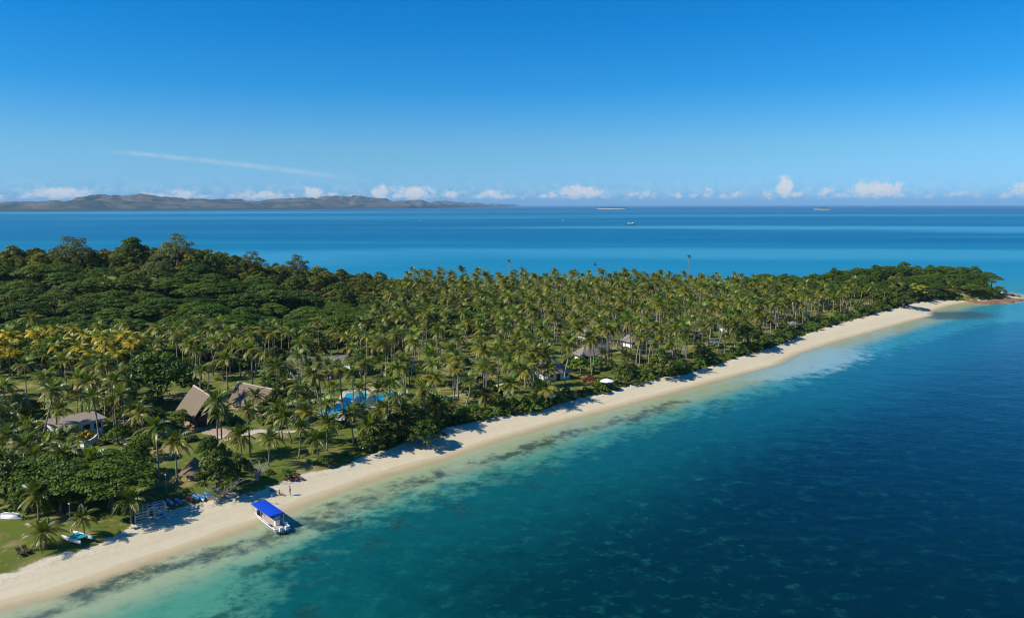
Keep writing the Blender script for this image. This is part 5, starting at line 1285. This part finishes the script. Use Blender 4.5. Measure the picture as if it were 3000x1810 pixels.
# low sand cays
CAYSAND = mat('cay_sand', (0.66, 0.60, 0.50), 0.9, 0.1, 0.05, .01)
for (x0, x1, y_, g0, g1, lb, hh) in ((1745, 1835, 613, 1762, 1832, 'long low sand cay with a dark strip of trees near the horizon', 13), (2388, 2428, 615, 2398, 2420, 'short sand cay with a few trees far out near the horizon', 11)):
    a, b_ = px(x0, y_), px(x1, y_); c_ = (a + b_) / 2; L = (b_ - a).length; cy = thing('sand_cay', lb, 'islet', (c_.x, c_.y, 0))
    n = 28; rim = [Vector((L / 2 * cos(k * 2 * PI / n), 150 * sin(k * 2 * PI / n) * (1 + .2 * sin(3 * k)), -.5)) for k in range(n)]; mb = MB(); tops = [v * .8 + Vector((0, 0, 4.5)) for v in rim]
    mb.add(rim + tops + [Vector((0, 0, 5.5))], [(k, (k + 1) % n, (k + 1) % n + n, k + n) for k in range(n)] + [(k + n, (k + 1) % n + n, 2 * n) for k in range(n)]); mb.build('sand', CAYSAND, cy)
    ga, gb = px(g0, y_), px(g1, y_); rr = random.Random(y_); cl_ = []
    for k in range(40): cl_.append(((ga.x - c_.x + (gb.x - ga.x) * rr.random(), rr.uniform(-40, 60), rr.uniform(6, hh + 2)), (9, 9, 5.5), 60))
    link('trees', crown_from('trees', cl_, L_RAIN, leaf=7, seed=3), cy)

# hilly mainland coast
hx = np.linspace(-9000, 200, 620); hy = np.linspace(0, 1, 90)
base_px = np.interp(hx, [-9000, -4455, -3290, -1500, -300, 200], [6300, 7300, 8600, 11500, 19000, 30000])
def fbm(x, y, s, o=5, seed=1):
    g = np.random.default_rng(seed); v = np.zeros_like(x); a = 1.0
    for k in range(o):
        ph = g.uniform(0, 6.28, 6); an = g.uniform(0, 6.28, 3); f = s * 2 ** k
        for q in range(3): v += a * np.sin(f * (x * cos(an[q]) + y * sin(an[q])) + ph[q] + 1.7 * np.sin(f * .6 * (y * cos(an[q]) - x * sin(an[q])) + ph[q + 3])) / 3
        a *= .52
    return v
HX, HT = np.meshgrid(hx, hy); B0 = np.interp(HX, hx, base_px); HY = B0 + HT * 3600
# skyline heights read from the photograph: (px x, px y of crest), at crest distance base+1500
crest_px = [(-400,596),(0,598),(60,596),(190,594),(250,588),(310,580),(350,582),(420,578),(500,586),(600,590),(700,590),(790,590),(880,588),(940,582),(1030,577),(1080,583),(1160,589),(1230,590),(1300,592),(1350,596),(1420,600),(1480,602)]
cxs, czs = [], []
for (x_, y_) in crest_px:
    best = None
    for xx in hx[::3]:
        dd = np.interp(xx, hx, base_px) + 1500; q = xx / dd * FPX + 1500
        if best is None or abs(q - x_) < best[0]: best = (abs(q - x_), xx, dd)
    cxs.append(best[1]); czs.append(CAM_H + (602 - y_) / FPX * best[2])
o_ = np.argsort(cxs); CZ = np.interp(HX, np.array(cxs)[o_], np.array(czs)[o_])
prof = np.exp(-((HT - .42) / .26) ** 2) + .30 * np.exp(-((HT - .12) / .09) ** 2)
nz_ = -np.abs(fbm(HX, HY, .0036, 5, 4)) * 1.6 + .55; nz2 = fbm(HX, HY, .0011, 3, 9)
HZ = .86 * CZ * prof * (1 + .60 * nz_ + .14 * nz2) * smooth(HT, 0.0, .06) + 9 * smooth(HT, .0, .02) - 6 * (1 - smooth(HT, 0, .02)) - 30 * smooth(HT, .9, 1)
idx = np.arange(HX.size).reshape(HX.shape); quads = np.stack([idx[:-1, :-1].ravel(), idx[:-1, 1:].ravel(), idx[1:, 1:].ravel(), idx[1:, :-1].ravel()], 1)
hme = np_mesh('hills', np.column_stack([HX.ravel(), HY.ravel(), HZ.ravel()]), quads, []); hills = link('hills', hme); hills['kind'] = 'structure'
m = bpy.data.materials.new('dry_hills'); m.use_nodes = True; t = NT(m.node_tree); b = t.n['Principled BSDF']; hme.materials.append(m)
pos = t.node('ShaderNodeNewGeometry').outputs['Position']; sp = t.node('ShaderNodeSeparateXYZ'); t.link(pos, sp.inputs[0])
c = t.mix(t.step(t.noise(pos, .0035, 6.0, .65), .44, .6), (0.125, 0.110, 0.085), (0.028, 0.050, 0.036))
c = t.mix(t.step(sp.outputs[2], 26, 8), c, (0.035, 0.055, 0.022))
t.put(b.inputs['Base Color'], c); b.inputs['Roughness'].default_value = .95; b.inputs['Specular IOR Level'].default_value = .05

# ------------------------------------------------------------------ the air: thin sea haze round everything
mh = bpy.data.materials.new('sea_haze'); mh.use_nodes = True; t = NT(mh.node_tree); t.n.clear()
pv = t.node('ShaderNodeVolumePrincipled'); pv.inputs['Color'].default_value = (0.42, 0.70, 1.0, 1); pv.inputs['Density'].default_value = 0.000036; pv.inputs['Anisotropy'].default_value = 0.0
ot = t.node('ShaderNodeOutputMaterial'); t.link(pv.outputs[0], ot.inputs['Volume'])
hz_ = MB().box((0, 0, 125), (64000, 64000, 262)).build('haze', mh); hz_['kind'] = 'stuff'
